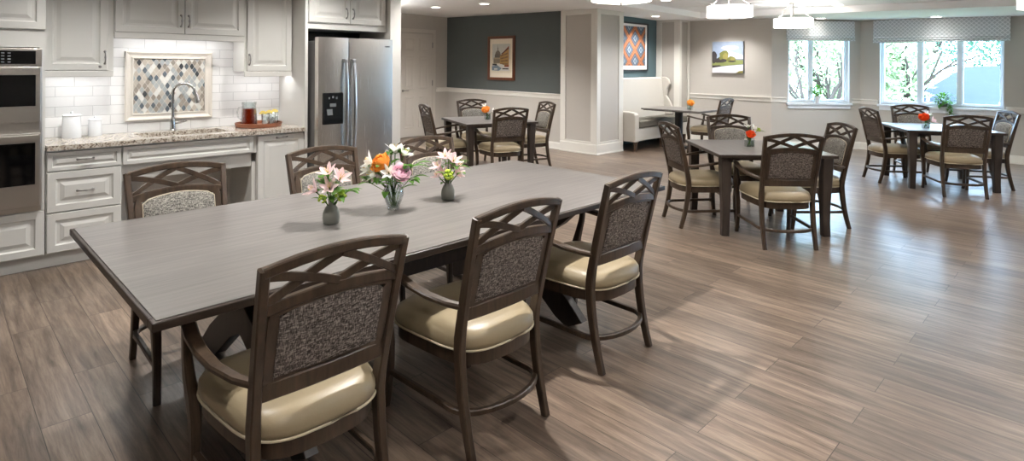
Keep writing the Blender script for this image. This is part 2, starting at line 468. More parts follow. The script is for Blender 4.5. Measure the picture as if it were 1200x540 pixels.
TX0, TX1, TY0, TY1 = -1.0, 10.86, -2.0, 5.6
def cq(mb, x0, x1, y0, y1, dz=0.0, mi=0):
    mb.add([(x0, y0, zc(x0, y0) + dz), (x1, y0, zc(x1, y0) + dz), (x1, y1, zc(x1, y1) + dz), (x0, y1, zc(x0, y1) + dz)], [(0, 1, 2, 3)], mi)
c = MB()
X0, X1, Y0, Y1 = XL - .2, XW + .2, YB - .2, YH + .2
for a in ((X0, X1, Y0, TY0), (X0, X1, TY1, Y1), (X0, TX0, TY0, TY1), (TX1, X1, TY0, TY1)):
    cq(c, *a)
H_T = 0.11
for (xa, ya, xb, yb) in ((TX0, TY0, TX1, TY0), (TX1, TY0, TX1, TY1), (TX1, TY1, TX0, TY1), (TX0, TY1, TX0, TY0)):
    c.add([(xa, ya, zc(xa, ya)), (xb, yb, zc(xb, yb)), (xb, yb, zc(xb, yb) + H_T), (xa, ya, zc(xa, ya) + H_T)], [(0, 1, 2, 3)])
# lid above, gives the slab thickness
c.add([(X0, Y0, 3.1), (X1, Y0, 3.1), (X1, Y1, 3.1), (X0, Y1, 3.1)], [(0, 1, 2, 3)])
struct(c.build('ceiling', M['ceil']))
c = MB(); cq(c, TX0 - .02, TX1 + .02, TY0 - .02, TY1 + .02, H_T)
struct(c.build('ceiling_tray', M['ceiltile']))
# T-bars of the tray ceiling
c = MB()
def tbar(xa, ya, xb, yb, w_=0.012):
    a = V((xa, ya, zc(xa, ya) + H_T - .004)); b = V((xb, yb, zc(xb, yb) + H_T - .004))
    c.sweep([a, b], w_, 0.008, (0, 1, 0) if abs(ya - yb) < 1e-6 else (1, 0, 0))
y = TY0 + .6
while y < TY1 - .1: tbar(TX0, y, TX1, y); y += 1.22
x = TX0 + 1.0
while x < TX1 - .1: tbar(x, TY0, x, TY1); x += 1.22
struct(c.build('trim_ceiling_grid', M['ceil']))

WH = 2.95
def wall(name, x0, x1, y0, y1, mat='wall', z0=0, z1=WH):
    return struct(MB().box(x0, x1, y0, y1, z0, z1).build(name, M[mat]))
wall('wall_left', XL, 3.66, YK, YK + .16)                    # behind the kitchen
wall('wall_hall', 3.66, 3.80, 5.57, YH, 'trim')              # end of the kitchen run
wall('wall_far', 3.80, 8.45, YH, YH + .15)
wall('wall_behind', XL - .15, XL, YB, YK + .16)
struct(MB().box(8.37, 8.52, 7.0, YH, 0, 0.99).build('wall_back_lower', M['wall']))
struct(MB().box(8.37, 8.52, 7.0, YH, 0.99, WH).build('wall_back', M['teal']))
wall('wall_pillar', 8.32, 9.10, 6.22, 7.04)
YN = 6.70; XC = 11.06
wall('wall_niche', 9.10, XC, YN, YN + .15, 'teal2')
wall('wall_niche_pier', XC, 11.50, 6.16, YN + .15)
wall('wall_picture', 11.47, 11.62, 4.45, 6.2)
# bay: 45 degree wall with window_1
C45 = (11.47, 4.45); LEN = (12.67 - 11.47) * 1.41421
def bay(mb, s0, s1, z0, z1, d0, d1, mi=0):
    """box in bay-wall coordinates: s along the wall, d into the room (negative = outwards)"""
    q = 0.70710678
    pts = []
    for (s_, d_) in ((s0, d0), (s1, d0), (s1, d1), (s0, d1)):
        pts.append((C45[0] + s_ * q - d_ * q, C45[1] - s_ * q - d_ * q))
    mb.add([(x_, y_, z0) for x_, y_ in pts] + [(x_, y_, z1) for x_, y_ in pts],
           [(0, 3, 2, 1), (4, 5, 6, 7), (0, 1, 5, 4), (1, 2, 6, 5), (2, 3, 7, 6), (3, 0, 4, 7)], mi)
    return mb
W1 = (0.31, 1.49, 0.88, 2.16)
mb = MB()
bay(mb, 0, LEN, 0, W1[2], 0, -.16); bay(mb, 0, LEN, W1[3], WH, 0, -.16)
bay(mb, 0, W1[0], W1[2], W1[3], 0, -.16); bay(mb, W1[1], LEN, W1[2], W1[3], 0, -.16)
struct(mb.build('wall_bay', M['wall']))
# window wall with window_2 and window_3
W2 = (1.13, 2.93, 0.88, 2.14); W3 = (-2.9, -0.35, 0.88, 2.14)
YCN = 4.45 - 1.2
mb = MB()
X_ = (XW, XW + .16)
mb.box(*X_, YB, YCN, 0, .88); mb.box(*X_, YB, YCN, 2.14, WH)
for a, b in ((YB, W3[0]), (W3[1], W2[0]), (W2[1], YCN + .1)): mb.box(*X_, a, b, .88, 2.14)
struct(mb.build('wall_right', M['wall']))
wall('wall_near', XL, XW + .16, YB - .15, YB)

# backsplash tile
struct(MB().box(0.66, 2.70, YK - .012, YK, .90, 1.80).build('wall_backsplash', M['tile']))

# ------------------------------------------------------------ trim
def rail_profile(mb, a, b, za, zb, nrm, mi=0):
    """moulded chair rail between points a,b (xy) with heights (z_top) za, zb"""
    nrm = V((nrm[0], nrm[1], 0)).normalized()
    a = V((a[0], a[1], 0)); b = V((b[0], b[1], 0))
    prof = [(0, -.095), (.012, -.092), (.014, -.06), (.02, -.03), (.034, -.018), (.034, 0), (0, 0)]
    r0 = [a + nrm * d + V((0, 0, za + z)) for d, z in prof]; r1 = [b + nrm * d + V((0, 0, zb + z)) for d, z in prof]
    mb.loft([r0, r1], mi)
def base_profile(mb, a, b, h, nrm, k=1.0):
    nrm = V((nrm[0], nrm[1], 0)).normalized()
    a = V((a[0], a[1], 0)); b = V((b[0], b[1], 0))
    prof = [(0, 0), (.022 * k, 0), (.022 * k, .02), (.016 * k, .025), (.016 * k, h - .03), (.010 * k, h - .015), (.006 * k, h), (0, h)]
    mb.loft([[a + nrm * d + V((0, 0, z)) for d, z in prof], [b + nrm * d + V((0, 0, z)) for d, z in prof]])
mb = MB(); rail_profile(mb, (8.37, 7.04), (8.37, YH), 1.03, 1.045, (-1, 0)); struct(mb.build('trim_rail_back', M['trim']))
mb = MB(); rail_profile(mb, (8.06, YH), (8.37, YH), 1.045, 1.045, (0, -1)); rail_profile(mb, (3.8, YH), (7.0, YH), 1.05, 1.045, (0, -1)); struct(mb.build('trim_rail_far', M['trim']))
mb = MB(); rail_profile(mb, (11.47, 4.45), (11.47, 6.16), .985, .995, (-1, 0)); struct(mb.build('trim_rail_picture', M['trim']))
q = 0.70710678
def bp(s_): return (C45[0] + s_ * q, C45[1] - s_ * q)
mb = MB(); rail_profile(mb, bp(0), bp(W1[0] - .03), .985, .98, (-q, -q)); rail_profile(mb, bp(W1[1] + .04), bp(LEN), .965, .96, (-q, -q)); struct(mb.build('trim_rail_bay', M['trim']))
mb = MB(); rail_profile(mb, (XW, YCN), (XW, W2[1] + .03), .96, .955, (-1, 0)); rail_profile(mb, (XW, W2[0] - .03), (XW, W3[1]), .93, .90, (-1, 0)); rail_profile(mb, (XW, W3[0]), (XW, YB), .9, .9, (-1, 0)); struct(mb.build('trim_rail_right', M['trim']))
mb = MB(); base_profile(mb, (8.37, 7.04), (8.37, YH), .13, (-1, 0)); struct(mb.build('baseboard_back', M['trim']))
mb = MB(); base_profile(mb, (8.06, YH), (8.37, YH), .13, (0, -1)); base_profile(mb, (3.8, YH), (7.0, YH), .13, (0, -1)); struct(mb.build('baseboard_far', M['trim']))
mb = MB(); base_profile(mb, (11.47, 4.45), (11.47, 6.16), .14, (-1, 0)); struct(mb.build('baseboard_picture', M['trim']))
mb = MB(); base_profile(mb, bp(0), bp(LEN), .14, (-q, -q)); struct(mb.build('baseboard_bay', M['trim']))
mb = MB(); base_profile(mb, (XW, YCN), (XW, YB), .14, (-1, 0)); struct(mb.build('baseboard_right', M['trim']))
mb = MB(); base_profile(mb, (8.32, 6.20), (8.32, 7.04), .2, (-1, 0), 1.4); base_profile(mb, (8.30, 6.22), (9.10, 6.22), .2, (0, -1), 1.4); struct(mb.build('baseboard_pillar', M['trim']))
mb = MB(); base_profile(mb, (XC, 6.16), (XC, YN), .2, (-1, 0)); base_profile(mb, (XC, 6.16), (11.47, 6.16), .2, (0, -1)); struct(mb.build('baseboard_niche', M['trim']))
# panel frames on the pillar and pier
def panel_frame(name, o, au, w_, z0, z1, nrm, sl, sr, st, sb):
    mb = MB(); o = V(o); au = V(au); nv = V(nrm); zz = V((0, 0, 1))
    for (u0, u1, a, b) in ((0, sl, z0, z1), (w_ - sr, w_, z0, z1), (sl, w_ - sr, z1 - st, z1), (sl, w_ - sr, z0, z0 + sb)):
        mb.prism([(u0, a), (u1, a), (u1, b), (u0, b)], o, au, zz, nv, 0, .018)
    return struct(mb.build(name, M['trim'], bevel=.004))
panel_frame('trim_pillar_left', (8.32, 7.04, 0), (0, -1, 0), .82, .19, 2.62, (-1, 0, 0), .12, .12, .15, .03)
panel_frame('trim_pillar_front', (8.302, 6.22, 0), (1, 0, 0), .798, .19, 2.62, (0, -1, 0), .10, .14, .15, .03)
panel_frame('trim_niche_side', (XC, YN, 0), (0, -1, 0), .54, .19, 2.6, (-1, 0, 0), .13, .12, .12, .03)
panel_frame('trim_niche_pier', (XC - .018, 6.16, 0), (1, 0, 0), .42, .19, 2.6, (0, -1, 0), .08, .09, .12, .03)

# ------------------------------------------------------------ windows
def window(name, o, au, an, w_, z0, z1, mull):
    """o = left foot of the opening on the room face, au along, an into the room"""
    r_ = thing(name, (0, 0, 0)); r_['kind'] = 'structure'
    o = V(o); au = V(au); an = V(an); zz = V((0, 0, 1))
    fr = MB()
    def bar(mb, u0, u1, a, b, d0, d1): mb.prism([(u0, a), (u1, a), (u1, b), (u0, b)], o, au, zz, an, d0, d1)
    t_ = .045
    bar(fr, 0, t_, z0, z1, -.14, -.05); bar(fr, w_ - t_, w_, z0, z1, -.14, -.05)
    bar(fr, t_, w_ - t_, z0, z0 + t_, -.14, -.05); bar(fr, t_, w_ - t_, z1 - t_, z1, -.14, -.05)
    xs = [0] + list(mull) + [w_]
    for m_ in mull: bar(fr, m_ - .03, m_ + .03, z0 + t_, z1 - t_, -.13, -.06)
    for a, b in zip(xs[:-1], xs[1:]):       # inner sash
        a2 = a + (t_ if a == 0 else .03); b2 = b - (t_ if b == w_ else .03)
        bar(fr, a2, a2 + .018, z0 + t_, z1 - t_, -.12, -.075); bar(fr, b2 - .018, b2, z0 + t_, z1 - t_, -.12, -.075)
        bar(fr, a2 + .018, b2 - .018, z0 + t_, z0 + t_ + .02, -.12, -.075)
    fr.build('window_frame', M['winframe'], r_, bevel=.003)
    for a, b in zip(xs[:-1], xs[1:]):
        gl = MB(); bar(gl, a + .03, b - .03, z0 + .05, z1 - .05, -.10, -.096); gl.build('pane', M['pane'], r_)
    si = MB()
    bar(si, -.03, w_ + .04, z0 - .04, z0, -.14, .05); bar(si, 0, w_ + .01, z0 - .11, z0 - .04, -.0, .022)
    si.build('window_sill', M['winframe'], r_, bevel=.004)
    cs = MB()
    bar(cs, -.0, .012, z0, z1, -.05, .006); bar(cs, w_ - .012, w_ , z0, z1, -.05, .006)
    cs.build('window_casing', M['winframe'], r_)
    return r_
s0 = bp(W1[0])
window('window_1', (s0[0], s0[1], 0), (q, -q, 0), (-q, -q, 0), W1[1] - W1[0], W1[2], W1[3], [.47])
window('window_2', (XW, W2[1], 0), (0, -1, 0), (-1, 0, 0), W2[1] - W2[0], W2[2], W2[3], [.62, 1.20])
window('window_3', (XW, W3[1], 0), (0, -1, 0), (-1, 0, 0), W3[1] - W3[0], W3[2], W3[3], [.85, 1.7])
# light portals at the window openings (sampling aid for skylight only)
def portal(o, rot, sx, sy):
    l = bpy.data.lights.new('window_portal', 'AREA'); l.shape = 'RECTANGLE'; l.size = sx; l.size_y = sy
    l.cycles.is_portal = True
    ob = bpy.data.objects.new('window_portal', l); COL.objects.link(ob); ob.location = o; ob.rotation_euler = rot
portal((XW + .17, (W2[0] + W2[1]) / 2, 1.5), (0, R(90), 0), 1.25, 1.8)
portal((XW + .17, (W3[0] + W3[1]) / 2, 1.5), (0, R(90), 0), 1.25, 2.55)
sm = bp((W1[0] + W1[1]) / 2)
portal((sm[0] + .12, sm[1] + .12, 1.5), (0, R(90), R(45)), 1.27, 1.18)

# ------------------------------------------------------------ interior door (far wall)
def panel_rings(mb, x0, x1, z0, z1, yf, steps, nrm=-1, mi=0):
    """concentric rectangles (inset, depth) making a raised panel on a plane y = yf facing -y"""
    rings = []
    for ins, d in steps:
        rings.append([(x0 + ins, yf + nrm * d, z0 + ins), (x1 - ins, yf + nrm * d, z0 + ins), (x1 - ins, yf + nrm * d, z1 - ins), (x0 + ins, yf + nrm * d, z1 - ins)])
    mb.loft(rings, mi, cap=True)
    return mb
d1 = thing('door_1', (7.5, YH, 0)); d1['kind'] = 'structure'
dx0, dx1 = -.41, .43        # leaf, local x
lf = MB(); lf.box(dx0, dx1, -.035, -.004, .01, 2.22)
for (a, b) in ((dx0 + .11, -.05), (.07, dx1 - .11)):
    for (z0, z1) in ((.20, .86), (1.02, 1.72), (1.84, 2.12)):
        panel_rings(lf, a, b, z0, z1, -.035, [(0, 0), (.010, .010), (.03, .001), (.05, .001), (.075, .009)])
lf.build('door_leaf', M['door'], d1)
cs = MB()
for (a, b, z0, z1) in ((dx0 - .10, dx0 - .01, 0, 2.235), (dx1 + .01, dx1 + .10, 0, 2.235), (dx0 - .10, dx1 + .10, 2.235, 2.32)):
    cs.box(a, b, -.03, 0, z0, z1)
cs.build('door_frame', M['door'], d1, bevel=.006)
for z in (.3, 1.15, 1.98): MB().box(dx1 - .006, dx1 + .012, -.046, -.03, z - .06, z + .06).build('hinge', M['nickel'], d1)
h = MB(); h.lathe([(.026, 0), (.026, .008), (.012, .012), (.012, .05)], seg=14); h.xf(Matrix.Translation((dx0 + .07, -.035, 1.0)) @ Matrix.Rotation(R(90), 4, 'X'))
h.tube([(dx0 + .07, -.083, 1.0), (dx0 + .12, -.086, 1.0), (dx0 + .19, -.083, .998)], .009)
h.build('door_handle', M['nickel'], d1, smooth=True)

# ------------------------------------------------------------ kitchen
DOORSTEP = [(0, 0), (0, .018), (.003, .021), (.052, .021), (.060, .012), (.066, .010), (.080, .010), (.105, .018), (.108, .019)]
def door_panel(name, parent, x0, x1, z0, z1, yf, thick=1.0, k=1.0):
    mb = MB(); st = [(i * k if i > .004 else i, d) for i, d in DOORSTEP]
    lim = min(x1 - x0, z1 - z0) / 2 - .012
    if st[-1][0] > lim:
        f = lim / st[-1][0]; st = [(i * f if i > .004 else i, d) for i, d in st]
    panel_rings(mb, x0, x1, z0, z1, yf, st)
    return mb.build(name, M['cab'], parent)
def bow_handle(parent, cx, cz, yf, L=.10, horiz=True):
    mb = MB(); pts = []
    for i in range(9):
        t_ = i / 8 * 2 - 1; u = t_ * L / 2; d = .004 + .026 * (1 - t_ ** 4)
        pts.append((cx + u, yf - d, cz) if horiz else (cx, yf - d, cz + u))
    rr = [.008, .0055, .005, .006, .0085, .006, .005, .0055, .008]
    mb.tube(pts, rr, 8)
    for s_ in (-1, 1):
        mb.lathe([(.010, 0), (.010, .004), (.006, .008)], seg=10)
        k = len(mb.v) - 30
        mb.xf(Matrix.Translation((cx + (s_ * L / 2 if horiz else 0), yf, cz + (0 if horiz else s_ * L / 2))) @ Matrix.Rotation(R(90), 4, 'X'), k)
    return mb.build('handle', M['nickel'], parent, smooth=True)

YF = 5.65   # carcass front of base units (doors stand proud to 5.63)
# oven tower
t = thing('oven_cabinet', (.24, 6.2, 0), label='tall ivory cabinet tower that holds the wall ovens at the left edge', cat='cabinet')
def K(mb): return mb.xf(Matrix.Translation((-.24, -6.2, 0)))
def kb(name, mb, mat, parent, org, **k):
    mb.xf(Matrix.Translation((-org[0], -org[1], -org[2] if len(org) > 2 else 0))); return mb.build(name, mat, parent, **k)
org = (.24, 6.2, 0)
OX0, OX1 = -.135, .618
mb = MB(); mb.box(-.17, .655, YF + .3, YK - .02, .105, 2.55); mb.box(-.17, OX0, YF, YF + .3, .105, 2.55); mb.box(OX1, .655, YF, YF + .3, .105, 2.55)
mb.box(OX0, OX1, YF, YF + .3, .105, .46); mb.box(OX0, OX1, YF, YF + .3, 1.68, 2.55)
kb('carcass', mb, M['cab'], t, org)
kb('toe_kick', MB().box(-.17, .655, 5.70, 5.76, 0, .105), M['cab'], t, org)
def kdoor(name, parent, org, *a):
    o = door_panel(name, None, *a)
    o.parent = parent; o.location = (-org[0], -org[1], 0); return o
kdoor('drawer', t, org, -.165, .652, .118, .448, YF)
kdoor('door', t, org, -.165, .238, 1.815, 2.52, YF); kdoor('door', t, org, .243, .652, 1.815, 2.52, YF)
# ovens
o_ = thing('wall_oven', (.24, 5.63, .46), label='stainless double wall oven with black glass doors', cat='oven')
org = (.24, 5.63, .46)
kb('body', MB().box(OX0 + .004, OX1 - .004, 5.64, 5.94, .463, 1.675), M['greyp'], o_, org)
kb('frame', MB().box(OX0 - .006, OX1 + .016, 5.615, 5.64, .462, 1.672), M['steelh'], o_, org, bevel=.003)
def oven_door(z0, z1, gz0, gz1, hz):
    d_ = kb('oven_door', MB().box(OX0, OX1 + .004, 5.578, 5.615, z0, z1), M['steelh'], o_, org, bevel=.004)
    g = MB().box(OX0 + .06, OX1 - .028, 5.572, 5.580, gz0, gz1); kb('oven_glass', g, M['blackg'], d_, org, bevel=.003)
    hd = MB(); hd.sweep([(OX0 + .02, 5.535, hz), (OX1 - .015, 5.535, hz)], .048, .018, (0, 0, 1))
    for xx in (OX0 + .06, OX1 - .06): hd.box(xx - .012, xx + .012, 5.54, 5.58, hz - .012, hz + .012)
    kb('handle', hd, M['steelh'], d_, org)
oven_door(1.13, 1.535, 1.245, 1.475, 1.50)
oven_door(.50, 1.045, .665, .975, 1.012)
kb('control_panel', MB().box(OX0, OX1 + .002, 5.59, 5.616, 1.545, 1.665), M['steelh'], o_, org)
cp = kb('control_glass', MB().box(OX0 + .02, OX1 - .028, 5.585, 5.592, 1.555, 1.652), M['blackg'], o_, org)
mb = MB()
for i in range(4):
    for j in range(3):
        mb.box(.36 + j * .035, .378 + j * .035, 5.583, 5.586, 1.565 + i * .022, 1.573 + i * .022)
mb.box(.22, .32, 5.583, 5.586, 1.59, 1.62)
kb('control_keys', mb, M['display'], o_, org)
kb('vent_strip', MB().box(OX0, OX1 + .004, 5.60, 5.618, 1.06, 1.118), M['steelh'], o_, org, bevel=.003)

# drawer unit
t = thing('drawer_cabinet', (.905, 6.2, 0), label='ivory base cabinet with three stacked drawers beside the ovens', cat='cabinet')
org = (.905, 6.2, 0)
mb = MB(); mb.box(.660, 1.15, YF, YK - .01, .105, .895); kb('carcass', mb, M['cab'], t, org)
kb('toe_kick', MB().box(.655, 1.15, 5.70, 5.76, 0, .105), M['cab'], t, org)
for (z0, z1, hz) in ((.738, .882, .815), (.424, .728, .572), (.118, .414, .268)):
    d_ = kdoor('drawer', t, org, .666, 1.143, z0, z1, YF)
    bow_handle(d_, .905, hz, YF - .02)
# sink apron and knee space
t = thing('sink_cabinet', (1.70, 6.2, 0), label='ivory sink front with open knee space underneath', cat='cabinet')
org = (1.70, 6.2, 0)
mb = MB(); mb.box(1.152, 2.235, YF, YF + .02, .725, .893); mb.box(1.152, 2.235, YK - .04, YK - .02, .105, .64); kb('carcass', mb, M['cab'], t, org)
kdoor('apron_panel', t, org, 1.155, 2.195, .735, .885, YF)
kb('side_panel', MB().box(2.20, 2.235, YF + .02, YK - .04, 0, .64), M['cab'], t, org)
mb = MB().box(1.155, 2.198, YF + .05, YK - .05, .60, .64); mb.box(1.155, 2.198, YF + .03, YF + .05, .60, .725); kb('knee_shield', mb, M['cab'], t, org)
# right base cabinet
t = thing('base_cabinet', (2.47, 6.2, 0), label='narrow ivory base cabinet between the sink front and the refrigerator', cat='cabinet')
org = (2.47, 6.2, 0)
kb('carcass', MB().box(2.238, 2.70, YF, YK - .01, .105, .895), M['cab'], t, org)
kb('toe_kick', MB().box(2.238, 2.70, 5.70, 5.76, 0, .105), M['cab'], t, org)
d_ = kdoor('door', t, org, 2.242, 2.697, .12, .882, YF); bow_handle(d_, 2.47, .855, YF - .02)

# countertop with sink cut-out
SX0, SX1, SY0, SY1 = 1.33, 2.03, 5.74, 6.09
mb = MB()
for a in ((.662, SX0, 5.60, YK - .012), (SX1, 2.698, 5.60, YK - .012), (SX0, SX1, 5.60, SY0), (SX0, SX1, SY1, YK - .012)):
    mb.box(a[0], a[1], a[2], a[3], .897, .935)
ct = mb.build('countertop', M['granite']); tag(ct, 'long speckled granite countertop under the tiled splashback', 'countertop')
t = thing('kitchen_sink', ((SX0 + SX1) / 2, (SY0 + SY1) / 2, .72), label='undermount stainless sink set in the granite countertop', cat='sink')
org = ((SX0 + SX1) / 2, (SY0 + SY1) / 2, .72)
mb = MB(); th = .012
mb.box(SX0 - .012, SX1 + .012, SY0 - .012, SY1 + .012, .72, .732)
for a in ((SX0 - .012, SX0, SY0 - .012, SY1 + .012), (SX1, SX1 + .012, SY0 - .012, SY1 + .012), (SX0, SX1, SY0 - .012, SY0), (SX0, SX1, SY1, SY1 + .012), (1.72, 1.735, SY0, SY1)):
    mb.box(a[0], a[1], a[2], a[3], .732, .896 if a[0] != 1.72 else .87)
kb('basin', mb, M['steelh'], t, org)
for xx in (1.52, 1.88):
    kb('drain', MB().lathe([(.04, 0), (.042, .003), (.03, .004), (.012, .002)], xx, 5.93, .732, 18), M['chrome'], t, org, smooth=True)
t = thing('kitchen_faucet', (1.655, 6.145, .935), -.12, label='brushed nickel gooseneck faucet behind the sink', cat='faucet')
mb = MB(); mb.lathe([(.030, 0), (.030, .006), (.024, .012), (.022, .10), (.018, .12), (.014, .13)], seg=18)
pts = [(0, 0, .12), (0, 0, .30), (.002, -.002, .36)]
for i in range(1, 11):
    a = pi * i / 10; pts.append((.075 - .075 * cos(a), -.03 * (1 - cos(a)), .36 + .085 * sin(a)))
pts = [(0, 0, .1)] + [(0, 0, .2), (0, 0, .3)] + [(.085 * (1 - cos(pi * i / 12)), -.045 * (1 - cos(pi * i / 12)), .355 + .085 * sin(pi * i / 12)) for i in range(0, 12)]
mb.tube(pts, .0125, 12)
mb.build('spout', M['chrome'], t, smooth=True)
e = pts[-1]
mb = MB(); mb.tube([e, (e[0] + .012, e[1] - .006, e[2] - .05), (e[0] + .026, e[1] - .012, e[2] - .12)], [.014, .018, .022], 14); mb.build('spray_head', M['chrome'], t, smooth=True)
mb = MB(); mb.tube([(.02, 0, .07), (.05, 0, .075), (.12, -.004, .088)], [.014, .010, .007], 10); mb.build('lever', M['chrome'], t, smooth=True)

# framed mosaic
t = thing('mosaic_panel', (1.655, YK - .012, 1.04), label='framed mosaic of grey, white and beige diamond tiles above the sink', cat='wall tile panel')
FX0, FX1, FZ0, FZ1 = 1.285, 2.02, 1.035, 1.672
yb = YK - .012
mb = MB()
def ringframe(mb, x0, x1, z0, z1, y, steps):
    n = len(steps)
    for (i0, d0), (i1, d1) in zip(steps[:-1], steps[1:]):
        a = [(x0 + i0, y - d0, z0 + i0), (x1 - i0, y - d0, z0 + i0), (x1 - i0, y - d0, z1 - i0), (x0 + i0, y - d0, z1 - i0)]
        b = [(x0 + i1, y - d1, z0 + i1), (x1 - i1, y - d1, z0 + i1), (x1 - i1, y - d1, z1 - i1), (x0 + i1, y - d1, z1 - i1)]
        mb.add(a + b, [(0, 1, 5, 4), (1, 2, 6, 5), (2, 3, 7, 6), (3, 0, 4, 7)])
ringframe(mb, FX0, FX1, FZ0, FZ1, yb, [(0, 0), (0, .022), (.008, .028), (.016, .026), (.034, .014), (.05, .012), (.052, .016), (.064, .018), (.067, .012), (.067, .0)])
kb('frame', mb, M['cream'], t, (1.655, YK - .012, 1.04))
GX0, GX1, GZ0, GZ1 = FX0 + .065, FX1 - .065, FZ0 + .065, FZ1 - .065
kb('grout', MB().box(GX0, GX1, yb - .006, yb, GZ0, GZ1), M['cream'], t, (1.655, YK - .012, 1.04))
tilecols = [plain('mosaic_%s' % n_, c_, .15, var=.1, vscale=40) for n_, c_ in (('white', (216, 216, 210)), ('beige', (186, 178, 166)), ('silver', (168, 172, 172)), ('slate', (96, 104, 110)), ('charcoal', (70, 72, 74)), ('taupe', (150, 142, 132)))]
mb = MB(); rw, rh = .0435, .070
rng = random.Random(3)
nx, nz = int((GX1 - GX0) / rw), int((GZ1 - GZ0) / rh)
rw = (GX1 - GX0) / nx; rh = (GZ1 - GZ0) / nz
for j in range(-0, 2 * nz + 1):
    for i in range(nx + 1):
        cx = GX0 + (i + (.5 if j % 2 == 0 else 0)) * rw; cz = GZ0 + j * rh / 2
        a, b = rw * .44, rh * .44
        poly = []
        for (u, v_) in ((-a, 0), (-a * .45, -b * .62), (0, -b), (a * .45, -b * .62), (a, 0), (a * .45, b * .62), (0, b), (-a * .45, b * .62)):
            poly.append((min(max(cx + u, GX0 + .001), GX1 - .001), min(max(cz + v_, GZ0 + .001), GZ1 - .001)))
        if j % 2 == 1 and (i == 0 or i == nx): pass
        if max(p[0] for p in poly) - min(p[0] for p in poly) < .004: continue
        if max(p[1] for p in poly) - min(p[1] for p in poly) < .004: continue
        mi = rng.choices(range(6), (5, 4, 6, 3.2, 1.2, 4))[0]
        k = len(mb.v)
        mb.add([(p[0], yb - .009, p[1]) for p in poly], [tuple(range(8))], mi)
kb('mosaic_tiles', mb, tilecols, t, (1.655, YK - .012, 1.04))

# wall cabinets
YU = 5.93
def wallcab(x0, x1, z0, ydoor, doors, label, zv=.05, yfr=YU):
    org = ((x0 + x1) / 2, YK, z0)
    t = thing('wall_cabinet', org, label=label, cat='cabinet')
    mb = MB().box(x0, x1, yfr, YK - .02, z0 + zv, 2.55); kb('carcass', mb, M['cab'], t, org)
    mb = MB().box(x0, x1, yfr - .022, yfr, z0, z0 + zv); kb('light_rail', mb, M['cab'], t, org, bevel=.004)
    for (a, b, hx, hz, vert) in doors:
        d_ = door_panel('door', None, a, b, z0 + zv + .004, 2.53, yfr); d_.parent = t; d_.location = (-org[0], -org[1], -org[2])
        if hx: bow_handle(d_, hx, hz, yfr - .02, .10, False)
    return t
t = wallcab(.66, 1.142, 1.45, YU, [(.675, 1.098, 1.078, 1.61, 1)], 'ivory wall cabinet left of the mosaic with a small round lock')
mb = MB().lathe([(.012, 0), (.012, .006), (.008, .008)], seg=12); mb.xf(Matrix.Translation((1.045 - .901, YU - .021 - YK, 1.535 - 1.45)) @ Matrix.Rotation(R(90), 4, 'X')); mb.build('lock', M['nickel'], t, smooth=True)
wallcab(1.145, 2.218, 1.778, YU, [(1.15, 1.684, 1.655, 1.95, 1), (1.689, 2.213, 1.718, 1.95, 1)], 'wide two-door ivory wall cabinet directly above the mosaic')
wallcab(2.221, 2.695, 1.438, YU, [(2.245, 2.69, 2.264, 1.605, 1)], 'ivory wall cabinet between the mosaic and the refrigerator')
# under-cabinet led strips
def strip(x0, x1, z, label, yy=5.98):
    org = ((x0 + x1) / 2, yy + .03, z)
    o = MB().box(-(x1 - x0) / 2, (x1 - x0) / 2, -.02, .02, -.012, 0); o = o.build('light_strip', M['strip'])
    o.location = org; tag(o, label, 'light')
    l = bpy.data.lights.new('strip_light', 'AREA'); l.shape = 'RECTANGLE'; l.size = x1 - x0; l.size_y = .04; l.energy = UNDER_W * (x1 - x0) / .45; l.color = (1, .98, .97)
    ob = bpy.data.objects.new('strip_light', l); COL.objects.link(ob); ob.location = (org[0], org[1], z - .014)
strip(.72, 1.10, 1.50, 'lit strip lamp under the left wall cabinet')
strip(1.25, 2.10, 1.828, 'lit strip lamp under the wide cabinet above the mosaic')
strip(2.28, 2.65, 1.488, 'lit strip lamp under the cabinet left of the refrigerator')

# refrigerator surround
sp = MB().box(2.70, 2.732, 5.63, YK, 0, 2.6).build('tall_side_panel', M['cab']); tag(sp, 'tall ivory panel closing the counter run at the left of the refrigerator', 'panel')
org = (3.2, 6.2, 1.925)
t = thing('bridge_cabinet', org, label='two-door ivory cabinet above the refrigerator', cat='cabinet')
kb('carcass', MB().box(2.735, 3.655, YF, YK - .03, 1.925, 2.55), M['cab'], t, org)
for (a, b, hx) in ((2.742, 3.196, 3.155), (3.202, 3.632, 3.232)):
    d_ = door_panel('door', None, a, b, 1.992, 2.53, YF); d_.parent = t; d_.location = (-org[0], -org[1], -org[2])
    bow_handle(d_, hx, 2.10, YF - .02, .10, False)
kb('back_panel', MB().box(2.735, 3.655, YK - .03, YK - .005, 0, 1.922), M['blackp'], t, org)

